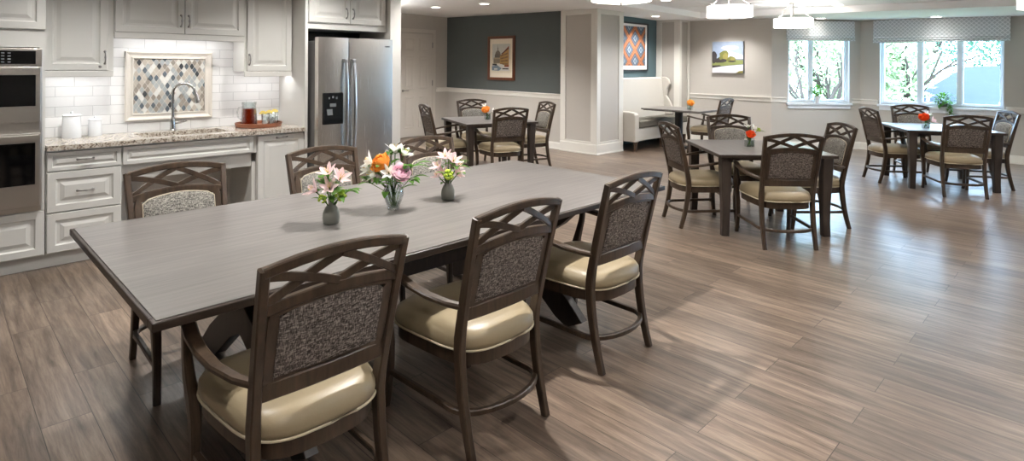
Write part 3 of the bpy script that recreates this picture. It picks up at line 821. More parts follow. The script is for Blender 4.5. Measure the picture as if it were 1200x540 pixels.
# refrigerator
org = (3.19, 5.8, 0)
t = thing('refrigerator', org, label='stainless side-by-side refrigerator with black ice and water dispenser', cat='refrigerator')
FXa, FXb, FS = 2.765, 3.628, 3.098
kb('body', MB().box(FXa + .008, FXb - .008, 5.56, 6.18, .02, 1.80), M['greyp'], t, org, bevel=.004)
for (a, b, nm) in ((FXa, FS - .004, 'freezer_door'), (FS + .004, FXb, 'fridge_door')):
    mb = MB(); N = 12; pr = []
    for i in range(N + 1):       # gently bowed door front
        u = i / N; x_ = a + (b - a) * u; pr.append((x_, 5.475 - .010 * (1 - (2 * u - 1) ** 2) ))
    ring = [(x_, y_) for x_, y_ in pr] + [(b, 5.545), (a, 5.545)]
    mb.loft([[(x_, y_, .06) for x_, y_ in ring], [(x_, y_, 1.835) for x_, y_ in ring]])
    d_ = kb(nm, mb, M['steel'], t, org, smooth=True, ang=30)
    hx = FS - .045 if nm == 'freezer_door' else FS + .045
    hb = MB(); pts = []
    for i in range(17):
        u = i / 16; z_ = .62 + u * 1.0; s_ = 2 * u - 1
        pts.append((hx, 5.43 + .035 * s_ * s_ - .02, z_))
    hb.sweep(pts, .030, .016, (1, 0, 0), ch=.3)
    hb.box(hx - .012, hx + .012, 5.43, 5.475, .63, .66); hb.box(hx - .012, hx + .012, 5.43, 5.475, 1.58, 1.61)
    kb('handle', hb, plain('satin_handle', (196, 198, 200), .25, 1.0, var=0), d_, org, smooth=True, ang=50)
    if nm == 'freezer_door':
        dp = kb('dispenser', MB().box(2.812, 3.03, 5.452, 5.475, .962, 1.278), M['blackg'], d_, org, bevel=.008)
    else:
        kb('badge', MB().box(3.53, 3.585, 5.4665, 5.4705, 1.752, 1.762), M['blackp'], d_, org)
mb = MB()
mb.box(2.880, 2.945, 5.448, 5.453, 1.138, 1.172); kb('dispenser_screen', mb, M['display'], t, org)
mb = MB(); mb.prism([(2.855, 1.055), (2.91, 1.055), (2.905, 1.115), (2.845, 1.115)], (0, 5.448, 0), (1, 0, 0), (0, 0, 1), (0, 1, 0), 0, .006); kb('dispenser_paddle', mb, M['display'], t, org)
mb = MB()
for i in range(3): mb.box(2.865 + i * .04, 2.88 + i * .04, 5.449, 5.453, 1.215 + (i == 1) * .01, 1.235 + (i == 1) * .01)
kb('dispenser_buttons', mb, M['display'], t, org)
kb('top_hinge_cover', MB().box(FXa + .02, FXa + .10, 5.52, 5.62, 1.80, 1.825), M['blackp'], t, org)
kb('kick_grille', MB().box(FXa + .02, FXb - .02, 5.52, 5.56, .015, .055), M['blackp'], t, org)

# canisters
def canister(x, y, r_, h_, label):
    t = thing('canister', (x, y, .935), label=label, cat='canister', group='white ceramic canisters on the counter')
    MB().lathe([(r_ * .98, 0), (r_, .006), (r_ * .99, h_ * .3), (r_ * .93, h_ * .97), (r_ * .90, h_)], seg=32).build('jar', M['canister'], t, smooth=True)
    MB().lathe([(r_ * .92, 0), (r_ * .95, .004), (r_ * .95, .012), (r_ * .85, .018), (r_ * .25, .022), (r_ * .12, .026), (r_ * .18, .036), (r_ * .10, .042)], seg=32).build('lid', M['canister'], t, smooth=True, loc=(0, 0, h_))
canister(.885, 6.115, .068, .178, 'larger white lidded canister on the counter beside the ovens')
canister(1.055, 6.16, .050, .128, 'smaller white lidded canister on the counter near the mosaic')

# serving tray with tea
TX, TY = 2.395, 6.0
mb = MB().lathe([(.205, 0), (.215, .004), (.222, .04), (.212, .042), (.205, .012), (.0, .012)], seg=48, cap1=False)
o = mb.build('serving_tray', M['traywood'], smooth=True); o.location = (TX, TY, .935); tag(o, 'round red-brown wooden tray on the counter', 'tray')
z0 = .948
t = thing('tea_pitcher', (TX - .10, TY - .01, z0), label='glass pitcher of dark red iced tea on the wooden tray', cat='pitcher')
MB().lathe([(.074, 0), (.080, .01), (.072, .12), (.064, .20), (.070, .235), (.068, .235), (.061, .20), (.068, .12), (.076, .012), (.0, .008)], seg=28, cap1=False).build('glass_jug', M['glass'], t, smooth=True)
MB().lathe([(.074, .010), (.067, .12), (.063, .172)], seg=28).build('iced_tea', M['tea'], t, smooth=True)
MB().tube([(-.066, 0, .19), (-.10, 0, .185), (-.115, 0, .14), (-.105, 0, .09), (-.074, 0, .06)], .007, 8).build('jug_handle', M['glass'], t, smooth=True)
def tumbler(x, y, h_, r_, label, tea=False, grp='iced glasses on the tray'):
    t = thing('glass_tumbler', (x, y, z0), label=label, cat='glass', group=grp)
    MB().lathe([(r_ * .82, 0), (r_, h_), (r_ * .95, h_), (r_ * .78, .008), (.0, .006)], seg=20, cap1=False).build('glass', M['glass'], t, smooth=True)
    if tea: MB().lathe([(r_ * .77, .007), (r_ * .85, h_ * .45)], seg=18).build('iced_tea', M['tea'], t)
    else:
        mb = MB(); g = random.Random(int(x * 1000))
        for i in range(22):
            a = g.uniform(0, 6.3); rr = r_ * .55 * sqrt(g.random()); zz = .012 + (h_ - .03) * g.random(); s_ = .009
            k = len(mb.v); mb.box(-s_, s_, -s_, s_, -s_, s_)
            mb.xf(Matrix.Translation((rr * cos(a), rr * sin(a), zz + .004)) @ Matrix.Rotation(g.uniform(0, 3), 4, V((g.random(), g.random(), g.random() + .1))), k)
        mb.build('ice', M['ice'], t)
    return t
def lemon(x, y, z, rz, label):
    t = thing('lemon_slice', (x, y, z), rz, label, 'lemon slice', 'lemon slices on the glass rims')
    mb = MB(); n = 16; r_ = .030
    poly = [(r_ * cos(pi * i / n), r_ * sin(pi * i / n)) for i in range(n + 1)]
    mb.prism(poly, (0, 0, 0), (1, 0, 0), (0, 0, 1), (0, 1, 0), -.003, .003); mb.build('flesh', M['lemon'], t)
    mb = MB(); mb.tube([(r_ * cos(pi * i / n), 0, r_ * sin(pi * i / n)) for i in range(n + 1)], .0035, 6); mb.build('rind', M['lemonr'], t)
for i, (dx, dy, lb) in enumerate(((.02, -.12, 'ice-filled glass with lemon slice next to the tea pitcher'), (.10, -.075, 'middle ice-filled glass with lemon slice on the wooden tray'), (.172, .03, 'ice-filled glass with lemon slice at the right end of the tray'))):
    tumbler(TX + dx, TY + dy, .125, .042, lb)
    lemon(TX + dx - .03 + .03 * (i == 2), TY + dy - .006, z0 + .118, R(-35), ('lemon slice on the glass next to the pitcher', 'lemon slice on the middle glass of the tray', 'lemon slice on the rightmost glass of the tray')[i])
tumbler(TX + .075, TY + .01, .06, .026, 'small low glass of dark tea between the iced glasses', True, None)

# ------------------------------------------------------------ lattice-back armchair
def lerp(a, b, t): return a + (b - a) * t
def rear_post(z):            # centre line of rear leg / back post, local (x for right side, y)
    if z < .44: t = z / .44; x = lerp(.220, .222, t); y = -.285 + .078 * (1 - (1 - t) ** 1.8)
    else: t = (z - .44) / .54; x = lerp(.222, .243, t); y = -.207 - .125 * t ** 1.15
    return x, y
def back_y(z): return rear_post(z)[1]
def make_chair():
    t = thing('dining_armchair', (0, 0, 0))
    # seat frame
    def outline(sc=1.0, n=40, grow=0.0):
        pts = []
        for i in range(n):
            a = 2 * pi * i / n; c_, s_ = cos(a), sin(a)
            e = 2 / 4.2
            u = (abs(c_) ** e) * (1 if c_ > 0 else -1); v_ = (abs(s_) ** e) * (1 if s_ > 0 else -1)
            hw = lerp(.222, .268, (v_ + 1) / 2) + grow
            yy = .012 + v_ * (.262 + grow)
            if v_ < 0: yy -= .02 * (1 - u * u)
            pts.append((u * hw * sc, yy * sc + .012 * (1 - sc)))
        return pts
    o1 = outline(1, grow=-.004); o0 = outline(1, grow=-.030)
    mb = MB()
    mb.loft([[(x, y, .345) for x, y in o1], [(x, y, .405) for x, y in o1]])
    mb.build('seat_frame', M['chairwood'], t, smooth=True, ang=40)
    prof = [(-.006, .405), (.006, .412), (.010, .43), (.008, .452), (-.004, .472), (-.025, .486), (-.07, .494), (-.14, .499), (-.2, .501)]
    mb = MB(); mb.loft([[(x, y, z) for x, y in outline(1, grow=g_)] for g_, z in prof])
    cu = mb.build('seat_cushion', M['leather'], t, smooth=True, ang=60)
    mb = MB(); pp = [(x, y, .409) for x, y in outline(1, grow=.009)]; mb.tube(pp + [pp[0]], .0048, 6); mb.build('piping', M['piping'], cu, smooth=True)
    # legs
    for s_ in (-1, 1):
        mb = MB(); pts = []; ws = []; hs = []
        for i in range(22):
            z = .0 + .978 * i / 21; x, y = rear_post(z); pts.append((s_ * x, y, z))
            ws.append(.030 if z < .1 else (.034 if z < .5 else .031)); hs.append(lerp(.034, .046, min(1, z / .4)) if z < .5 else lerp(.046, .030, (z - .5) / .48))
        mb.sweep(pts, ws, hs, (1, 0, 0), ch=.14); mb.build('leg', M['chairwood'], t, smooth=True, ang=35)
        # front leg continuing into the arm support
        key = [(0, .247, .285, .030, .032), (.08, .244, .272, .031, .034), (.2, .243, .262, .034, .040), (.30, .246, .262, .037, .048), (.38, .252, .270, .038, .056), (.45, .262, .275, .034, .050), (.52, .272, .262, .030, .040), (.60, .280, .245, .027, .034), (.652, .282, .240, .027, .034)]
        mb = MB()
        mb.sweep([(s_ * k_[1], k_[2], k_[0]) for k_ in key], [k_[3] for k_ in key], [k_[4] for k_ in key], (1, 0, 0), ch=.18)
        mb.build('leg', M['chairwood'], t, smooth=True, ang=35)
        # arm
        ak = [(.232, -.222, .600), (.262, -.17, .608), (.292, -.08, .622), (.302, .02, .638), (.298, .12, .652), (.286, .20, .664), (.276, .262, .672), (.272, .285, .670)]
        mb = MB(); mb.sweep([(s_ * a_, b_, c_) for a_, b_, c_ in ak], [.028, .034, .040, .044, .047, .048, .042, .026], [.026, .024, .023, .022, .023, .026, .026, .020], lambda i: (1, 0, 0) if i > 1 else (1, .4 * s_, 0), ch=.25)
        mb.build('arm', M['chairwood'], t, smooth=True, ang=40)
    # foot ring
    pts = [(-.243, .262, .165), (-.238, .10, .165), (-.232, -.06, .165), (-.232, -.17, .165)]
    for i in range(1, 12):
        a = pi + pi * i / 12; pts.append((.232 * cos(a), -.17 + .13 * sin(a), .165))
    pts += [(.232, -.17, .165), (.232, -.06, .165), (.238, .10, .165), (.243, .262, .165)]
    mb = MB(); mb.sweep(pts, .026, .024, (0, 0, 1), ch=.18); mb.build('stretcher', M['chairwood'], t, smooth=True, ang=40)
    # back: rails and lattice
    def arch(zs, rise, hw, w_, h_, n=14, bow=.012, name='rail'):
        pts = []
        for i in range(n + 1):
            u = 2 * i / n - 1; z = zs + rise * (1 - u * u)
            pts.append((u * hw, back_y(min(z, .98)) - bow * (1 - u * u), z))
        mb = MB(); mb.sweep(pts, w_, h_, (0, 0, 1), ch=.15)
        return mb.build(name, M['chairwood'], t, smooth=True, ang=40)
    arch(.966, .030, .243, .032, .030, name='top_rail')
    arch(.842, .026, .228, .036, .024, name='middle_rail')
    arch(.568, .0, .224, .056, .026, name='lower_rail')
    mb = MB()
    def latt(u0, z0, u1, z1, off):
        pts = []
        for i in range(9):
            k_ = i / 8; u = lerp(u0, u1, k_)
            zt = .952 + .030 * (1 - u * u); zb = .860 + .026 * (1 - u * u)
            sgn = lerp(z0, z1, k_); z = lerp(zb, zt, sgn)
            z += .006 * sin(pi * k_) * (1 if z1 > z0 else -1) * 0
            pts.append((u * .228, back_y(min(z, .98)) - .012 * (1 - u * u) + off, z))
        mb.sweep(pts, .027, .014, (0, 0, 1) , ch=.15)
    for (a, b) in ((-1, 0), (0, 1)):
        latt(a, 0, b, 1, .003); latt(a, 1, b, 0, -.003)
    mb.build('lattice', M['chairwood'], t, smooth=True, ang=40)
    # upholstered panel: front pad with arched top, rear panel flat
    hw = .176
    def padring(grow, yo, z0=.618, z1=.822):
        out = []
        n = 12
        out.append((-hw - grow, yo, z0 - grow)); out.append((0, yo, z0 - grow)); out.append((hw + grow, yo, z0 - grow))
        for i in range(n + 1):
            u = 1 - 2 * i / n
            out.append((u * (hw + grow), yo, z1 + grow + .028 * (1 - u * u) - (.012 if i in (0, n) else 0)))
        return [(x, back_y(z) + y - .010 * (1 - (x / .22) ** 2), z) for x, y, z in out]
    mb = MB(); mb.loft([padring(.006, 0.0), padring(.006, .014), padring(0, .024), padring(-.02, .034), padring(-.06, .042), padring(-.09, .044)])
    pd = mb.build('back_pad', M['tweed'], t, smooth=True, ang=50)
    mb = MB(); pp = padring(.004, .017); mb.tube(pp + [pp[0]], .0028, 6); mb.build('piping', M['piping'], pd, smooth=True)
    mb = MB(); mb.loft([padring(.004, 0.0, .614, .816), padring(.004, -.010, .614, .816), padring(-.015, -.014, .614, .816), padring(-.08, -.017, .614, .816)])
    mb.build('back_panel', M['tweedd'], t, smooth=True, ang=50)
    # wooden surround of the panel
    mb = MB(); xs_ = .196
    loop = [(-xs_, back_y(z), z) for z in (.598, .66, .73, .80)] + [(xs_ * u, back_y(.85) - .012 * (1 - u * u), .838 + .024 * (1 - u * u)) for u in (-1, -.6, -.2, .2, .6, 1)] + [(xs_, back_y(z), z) for z in (.80, .73, .66, .598)] + [(0, back_y(.598), .598), (-xs_, back_y(.598), .598)]
    mb.sweep(loop, .020, .042, (0, 1, 0), ch=.12)
    mb.build('back_surround', M['chairwood'], t, smooth=True, ang=35)
    return t
proto = make_chair(); used = [False]
def chair(x, y, face, label, group):
    """face = heading the sitter looks, degrees from +X"""
    o = proto if not used[0] else copy_tree(proto)
    used[0] = True
    o.location = (x, y, 0); o.rotation_euler = (0, 0, R(face - 90))
    return tag(o, label, 'chair', group)
G = 'armchairs around the long table'
chair(.945, 2.045, 90, 'nearest armchair in the foreground, seen from behind at the long table', G)
chair(1.77, 2.045, 90, 'armchair seen from behind, middle one on the near side of the long table', G)
chair(2.675, 2.075, 90, 'armchair seen from behind, farthest right on the near side of the long table', G)
chair(1.015, 3.35, -90, 'armchair on the kitchen side of the long table, in front of the drawers and sink', G)
chair(1.93, 3.42, -90, 'armchair on the kitchen side of the long table, in front of the refrigerator dispenser', G)
chair(2.79, 3.40, -90, 'armchair on the kitchen side of the long table with bluish sheen, behind the pink flowers', G)
def ring(cx, cy, rot, dist, labels, group):
    """four chairs round a square table whose front edge faces the camera; rot = heading of the front sitter"""
    for k, (lb, dd) in enumerate(labels):
        a = R(rot + 90 * k); dx, dy = cos(a), sin(a)
        chair(cx - dx * dd, cy - dy * dd, rot + 90 * k, lb, group)
def sr(r_, d=0.0): return (r_ * q + d * q, -r_ * q + d * q)        # metres to the right / away, seen from the room's main diagonal
def seat(cx, cy, rot, dist, items, group):
    for k, (lb, sh, dr) in enumerate(items):
        a = R(rot + 90 * k); s_ = sr(sh)
        chair(cx - cos(a) * dist + s_[0], cy - sin(a) * dist + s_[1], rot + 90 * k + dr, lb, group)
G = 'armchairs around the middle square table'
seat(5.95, 2.47, 45, .62, [('armchair seen from behind, front one at the middle square table', -.06, 0), ('armchair at the right side of the middle square table, facing left', -.07, 0), ('armchair at the back of the middle square table, facing the camera behind the orange flowers', .08, 0), ('armchair at the left side of the middle square table, seen in profile', .06, 7)], G)
G = 'armchairs around the window square table'
seat(9.75, 1.56, 30, .65, [('armchair seen from behind, front one at the square table by the large window', -.07, 0), ('armchair at the far right edge of the photo, right side of the window table', -.20, 0), ('armchair directly under the large window, at the back of the window table', 0, 0), ('armchair in profile at the left side of the table by the large window', .13, 9)], G)
G = 'armchairs around the table by the dark teal wall'
seat(5.90, 6.38, 70, .65, [('armchair seen from behind, front one at the table by the dark teal wall', -.08, 0), ('armchair at the right side of the teal-wall table, next to the white pillar', 0, 0), ('armchair at the back of the teal-wall table, against the chair rail below the framed drawing', .10, 0), ('armchair at the left side of the teal-wall table, nearest the white door', 0, 0)], G)
chair(9.95, 4.95, 90, 'single armchair at the narrow pedestal table opposite the upholstered settee', None)

# ------------------------------------------------------------ long table
t = thing('dining_table', (2.045, 2.83, 0), label='long rectangular grey-brown dining table in the foreground with crossed trestle legs', cat='table')
TLX, TLY = 1.535, .735
MB().box(-TLX + .014, TLX - .014, -TLY + .014, TLY - .014, .745, .762).build('tabletop', M['tabletop'], t, bevel=.002)
mb = MB()
for (a, b, c_, d) in ((-TLX, TLX, -TLY, -TLY + .05), (-TLX, TLX, TLY - .05, TLY), (-TLX, -TLX + .05, -TLY + .05, TLY - .05), (TLX - .05, TLX, -TLY + .05, TLY - .05)):
    mb.box(a, b, c_, d, .728, .758)
mb.build('edge_band', M['tabledge'], t, bevel=.004)
MB().box(-TLX + .05, TLX - .05, -TLY + .05, TLY - .05, .728, .745).build('underside', M['tabledge'], t)
for sx in (-.945, .755):
    for s_, off in ((1, -.028), (-1, .028)):
        pts = [(sx + off, s_ * y_, z_) for y_, z_ in ((-.62, .0), (-.52, .10), (-.30, .26), (0, .40), (.26, .54), (.42, .65), (.50, .728))]
        mb = MB(); mb.sweep(pts, .056, [.17, .16, .15, .15, .15, .16, .17], (1, 0, 0), ch=.06); 
        # flat feet and heads
        mb.v = [(x, y, min(max(z, 0), .728)) for x, y, z in mb.v]
        mb.build('trestle_leg', M['tableleg'], t)
    MB().box(sx - .05, sx + .05, -.60, .60, .69, .728).build('top_rail', M['tableleg'], t, bevel=.004)
MB().box(-.92, .73, -.03, .03, .36, .44).build('stretcher', M['tableleg'], t, bevel=.004)

# ------------------------------------------------------------ square tables
def square_table(x, y, rot, label):
    t = thing('square_table', (x, y, 0), R(rot), label, 'table', 'square dining tables')
    S = .545
    MB().box(-S, S, -S, S, .732, .762).build('tabletop', [M['tabletop']], t, bevel=.004)
    mb = MB()
    for (a, b, c_, d) in ((-S - .002, S + .002, -S - .002, -S + .012), (-S - .002, S + .002, S - .012, S + .002), (-S - .002, -S + .012, -S + .012, S - .012), (S - .012, S + .002, -S + .012, S - .012)): mb.box(a, b, c_, d, .730, .757)
    mb.build('edge_band', M['tabledge'], t, bevel=.003)
    mb = MB(); A_ = S - .10
    for (a, b, c_, d) in ((-A_, A_, -A_, -A_ + .025), (-A_, A_, A_ - .025, A_), (-A_, -A_ + .025, -A_ + .025, A_ - .025), (A_ - .025, A_, -A_ + .025, A_ - .025)): mb.box(a, b, c_, d, .695, .730)
    mb.build('apron', M['tableleg'], t)
    for sx in (-1, 1):
        for sy in (-1, 1):
            pts = []; ws = []
            for z_, o_, w_ in ((0, .0, .066), (.12, .004, .068), (.3, .006, .076), (.5, .002, .088), (.65, 0, .095), (.730, 0, .098)):
                pts.append((sx * (S - .075 - o_), sy * (S - .075 - o_), z_)); ws.append(w_)
            mb = MB(); mb.sweep(pts, ws, ws, (1, 0, 0), ch=.06); mb.build('leg', M['tableleg'], t)
    return t
square_table(5.95, 2.47, 45, 'square dark dining table in the middle of the room with a small orange rose vase')
square_table(9.75, 1.56, 30, 'square dark dining table in front of the large window')
square_table(5.90, 6.38, 70, 'square dark dining table near the dark teal wall')

# narrow pedestal table
t = thing('pedestal_table', (10.08, 5.62, 0), label='rectangular dark pedestal table in front of the upholstered settee', cat='table')
MB().box(-.39, .41, -.62, .58, .735, .762).build('tabletop', M['tabletop'], t, bevel=.003)
MB().box(-.36, .38, -.59, .55, .722, .735).build('underside', M['tabledge'], t)
MB().lathe([(.13, 0), (.13, .012), (.075, .02), (.075, .69), (.12, .70), (.12, .722)], seg=24).build('column', M['blacktable'], t, smooth=True, ang=30)
mb = MB()
for a in (0, 90, 180, 270):
    k = len(mb.v); mb.sweep([(.06, 0, .05), (.20, 0, .035), (.33, 0, .018)], .06, [.05, .035, .03], (0, 1, 0)); mb.xf(Matrix.Rotation(R(a), 4, 'Z'), k)
mb.build('base', M['blacktable'], t)

# ------------------------------------------------------------ settee in the niche
t = thing('settee', (10.09, 6.35, 0), label='high-backed ivory upholstered settee with taupe seat cushion in the niche', cat='sofa')
bx = lambda a, b, c_, d, e, f: MB().box(a - 10.09, b - 10.09, c_ - 6.35, d - 6.35, e, f)
bx(9.135, 11.04, 5.97, 6.62, .18, .42).build('base', M['sofa'], t, bevel=.02, seg=3)
bx(9.27, 11.04, 5.95, 6.48, .42, .55).build('seat_cushion', M['sofad'], t, bevel=.03, seg=4)
mb = MB(); x0, x1 = 9.14 - 10.09, 11.03 - 10.09
prof = [(6.42, .42), (6.52, 1.30), (6.55, 1.325), (6.62, 1.325), (6.66, 1.30), (6.66, .18), (6.50, .18)]
mb.loft([[(x0, y_ - 6.35, z_) for y_, z_ in prof], [(x1, y_ - 6.35, z_) for y_, z_ in prof]]); mb.build('backrest', M['sofa'], t, bevel=.012)
mb = MB(); poly = [(5.955, .17), (6.62, .17), (6.62, .72), (6.1, .715), (6.0, .70), (5.965, .66)]
mb.loft([[(9.13 - 10.09, y_ - 6.35, z_) for y_, z_ in poly], [(9.265 - 10.09, y_ - 6.35, z_) for y_, z_ in poly]]); mb.build('armrest', M['sofa'], t, bevel=.02, seg=3)
for xs in ((9.13, 9.20), (10.965, 11.035)):
    mb = MB(); poly = [(6.64, .55), (6.30, .56), (6.27, .70), (6.33, .82), (6.42, .95), (6.40, 1.08), (6.34, 1.20), (6.37, 1.29), (6.45, 1.335), (6.64, 1.335)]
    mb.loft([[(xs[0] - 10.09, y_ - 6.35, z_) for y_, z_ in poly], [(xs[1] - 10.09, y_ - 6.35, z_) for y_, z_ in poly]]); mb.build('wing', M['sofa'], t, bevel=.015, seg=3)
for xx in (9.2, 10.09, 10.97):
    for yy in (6.0, 6.58):
        mb = MB(); mb.sweep([(xx - 10.09, yy - 6.35 , 0), (xx - 10.09, yy - 6.35, .18)], [.045, .07], [.045, .07], (1, 0, 0)); mb.build('leg', M['tapered'], t)

# ------------------------------------------------------------ pictures
def art(name, o, au, an, w_, h_, fw, matw, frame_m, mat_m, label, shapes, depth=.03, canvas=False):
    """framed picture: o lower-left corner on the wall, au to the right, an out of the wall"""
    t = thing(name, o, label=label, cat='picture'); au = V(au); an = V(an); zz = V((0, 0, 1))
    if not canvas:
        mb = MB()
        for (a, b, c_, d) in ((0, fw, 0, h_), (w_ - fw, w_, 0, h_), (fw, w_ - fw, 0, fw), (fw, w_ - fw, h_ - fw, h_)):
            mb.prism([(a, c_), (b, c_), (b, d), (a, d)], (0, 0, 0), au, zz, an, .001, depth)
        mb.build('frame', frame_m, t, bevel=.003)
        mb = MB(); mb.prism([(fw, fw), (w_ - fw, fw), (w_ - fw, h_ - fw), (fw, h_ - fw)], (0, 0, 0), au, zz, an, .001, depth * .45); mb.build('mat_board', mat_m, t)
        d0 = depth * .45
    else:
        mb = MB(); mb.prism([(0, 0), (w_, 0), (w_, h_), (0, h_)], (0, 0, 0), au, zz, an, .001, depth); mb.build('canvas', mat_m, t)
        d0 = depth
    mats = []; mb = MB()
    for i, (m_, poly) in enumerate(shapes):
        if m_ not in mats: mats.append(m_)
        k = len(mb.v); dd = d0 + .0006 + .00025 * i
        mb.add([au * u + zz * v_ + an * dd for u, v_ in poly], [tuple(range(len(poly)))], mats.index(m_))
    mb.build('painting', mats, t)
    return t
def blob(cx, cy, rx, ry, n=14, j=.15, g=random.Random(5)):
    return [(cx + rx * cos(2 * pi * i / n) * (1 + g.uniform(-j, j)), cy + ry * sin(2 * pi * i / n) * (1 + g.uniform(-j, j))) for i in range(n)]
# townscape drawing on the teal wall
C = {k_: flat('print_' + k_, c_, .12, 25) for k_, c_ in dict(paper=(222, 212, 190), sky=(196, 196, 188), dome=(120, 112, 104), spire=(70, 66, 62), ochre=(178, 138, 84), rust=(140, 78, 52), stone=(166, 152, 128), dark=(64, 60, 58), blue=(120, 134, 146), pale=(206, 204, 196)).items()}
def rect(a, b, c_, d): return [(a, c_), (b, c_), (b, d), (a, d)]
S = [(C['paper'], rect(.10, .68, .15, .74)), (C['sky'], rect(.13, .65, .42, .74))]
S += [(C['dome'], [(.20, .44), (.20, .50), (.225, .56), (.26, .60), (.295, .61), (.33, .60), (.365, .56), (.385, .50), (.385, .44)]), (C['spire'], rect(.285, .303, .61, .66)), (C['spire'], [(.288, .66), (.300, .66), (.294, .73)])]
for i in range(6): S.append((C['spire'], rect(.205 + i * .032, .215 + i * .032, .44, .55 - abs(i - 2.5) * .012)))
S += [(C['stone'], rect(.17, .42, .34, .46)), (C['ochre'], [(.36, .30), (.36, .50), (.62, .66), (.62, .30)]), (C['rust'], [(.44, .56), (.62, .70), (.62, .64), (.38, .50)]), (C['dark'], [(.40, .545), (.62, .66), (.62, .645), (.40, .53)])]
for i in range(7):
    for j in range(4):
        x_ = .385 + i * .033; S.append((C['dark'], rect(x_, x_ + .014, .315 + j * .055 * (1 + i * .05), .345 + j * .055 * (1 + i * .05))))
for i in range(7): S.append((C['dark'], rect(.18 + i * .028, .19 + i * .028, .35, .43)))
S += [(C['pale'], [(.13, .19), (.65, .19), (.65, .27), (.40, .33), (.13, .30)]), (C['blue'], [(.13, .20), (.34, .19), (.42, .24), (.28, .31), (.13, .28)]), (C['dark'], rect(.15, .28, .30, .335)), (C['rust'], rect(.50, .63, .27, .31)), (C['dark'], rect(.44, .62, .22, .245)), (C['pale'], [(.2, .21), (.3, .215), (.3, .24), (.2, .24)])]
art('framed_drawing', (8.37, 9.06, 1.25), (0, -1, 0), (-1, 0, 0), .785, .90, .055, 0, M['brownframe'], M['mat'], 'brown-framed townscape drawing with a domed building on the dark teal wall', S, .035)
# diamond-lattice print in the niche
C = {k_: flat('lattice_' + k_, c_, .25, 40) for k_, c_ in dict(orange=(176, 112, 76), rust=(134, 76, 54), brown=(92, 72, 66), blue=(98, 114, 132), pale=(142, 160, 174), navy=(58, 68, 86), cream=(206, 160, 120)).items()}
W_, H_ = 1.05, .985
ax0, ax1, ay0, ay1 = .10, W_ - .10, .11, H_ - .08
S = [(C['rust'], rect(ax0, ax1, ay0, ay1))]
def clip(poly):
    def cl(P, ins, ic):
        out = []
        for i in range(len(P)):
            a, b = P[i - 1], P[i]
            ia, ib = ins(a), ins(b)
            if ib:
                if not ia: out.append(ic(a, b))
                out.append(b)
            elif ia: out.append(ic(a, b))
        return out
    def X(c_): return lambda a, b: (c_, a[1] + (b[1] - a[1]) * (c_ - a[0]) / (b[0] - a[0]))
    def Y(c_): return lambda a, b: (a[0] + (b[0] - a[0]) * (c_ - a[1]) / (b[1] - a[1]), c_)
    for ins, ic in ((lambda p: p[0] >= ax0, X(ax0)), (lambda p: p[0] <= ax1, X(ax1)), (lambda p: p[1] >= ay0, Y(ay0)), (lambda p: p[1] <= ay1, Y(ay1))):
        if poly: poly = cl(poly, ins, ic)
    return poly
px_, py_ = .42, .46
cells = []
for i in range(-3, 5):
    for j in range(-3, 5):
        cells.append((ax1 - .17 + (i + (j % 2) * .5) * px_, ay0 + .32 + j * py_ / 2))
for cx_, cy_ in cells:
    for k_, (f, m_) in enumerate(((.98, 'orange'), (.86, 'cream'), (.83, 'rust'), (.74, 'brown'), (.66, 'blue'), (.46, 'navy'), (.34, 'pale'), (.18, 'blue'))):
        f2 = f * .5
        p = clip([(cx_ - px_ * f2, cy_), (cx_, cy_ - py_ * f2), (cx_ + px_ * f2, cy_), (cx_, cy_ + py_ * f2)])
        if len(p) > 2: S.append((C[m_], p))
# layered offsets must stay small for many shapes: order by layer
S = [S[0]] + sorted(S[1:], key=lambda s_: ('orange', 'cream', 'rust', 'brown', 'blue', 'navy', 'pale').index([n_ for n_ in C if C[n_] is s_[0]][0]))
lay = {}
def art_layered(t, shapes, au, an, d0):
    mats = []; mb = MB(); au = V(au); an = V(an); zz = V((0, 0, 1))
    for i, (m_, poly, d_) in enumerate(shapes):
        if m_ not in mats: mats.append(m_)
        mb.add([au * u + zz * v_ + an * (d0 + .0006 * d_) for u, v_ in poly], [tuple(range(len(poly)))], mats.index(m_))
    mb.build('print_image', mats, t)
t = art('framed_print', (9.64, YN, 1.455), (1, 0, 0), (0, -1, 0), W_, H_, .032, 0, M['blackframe'], M['matw'], 'charcoal-framed print of an orange and blue diamond lattice above the settee', S[:1], .03)
L2 = []
for cx_, cy_ in cells:
    for k_, (f, m_) in enumerate(((.98, 'orange'), (.86, 'cream'), (.83, 'rust'), (.74, 'brown'), (.66, 'blue'), (.46, 'navy'), (.34, 'pale'), (.18, 'blue'))):
        f2 = f * .5
        p = clip([(cx_ - px_ * f2, cy_), (cx_, cy_ - py_ * f2), (cx_ + px_ * f2, cy_), (cx_, cy_ + py_ * f2)])
        if len(p) > 2: L2.append((C[m_], p, k_ + 2))
art_layered(t, L2, (1, 0, 0), (0, -1, 0), .0135)
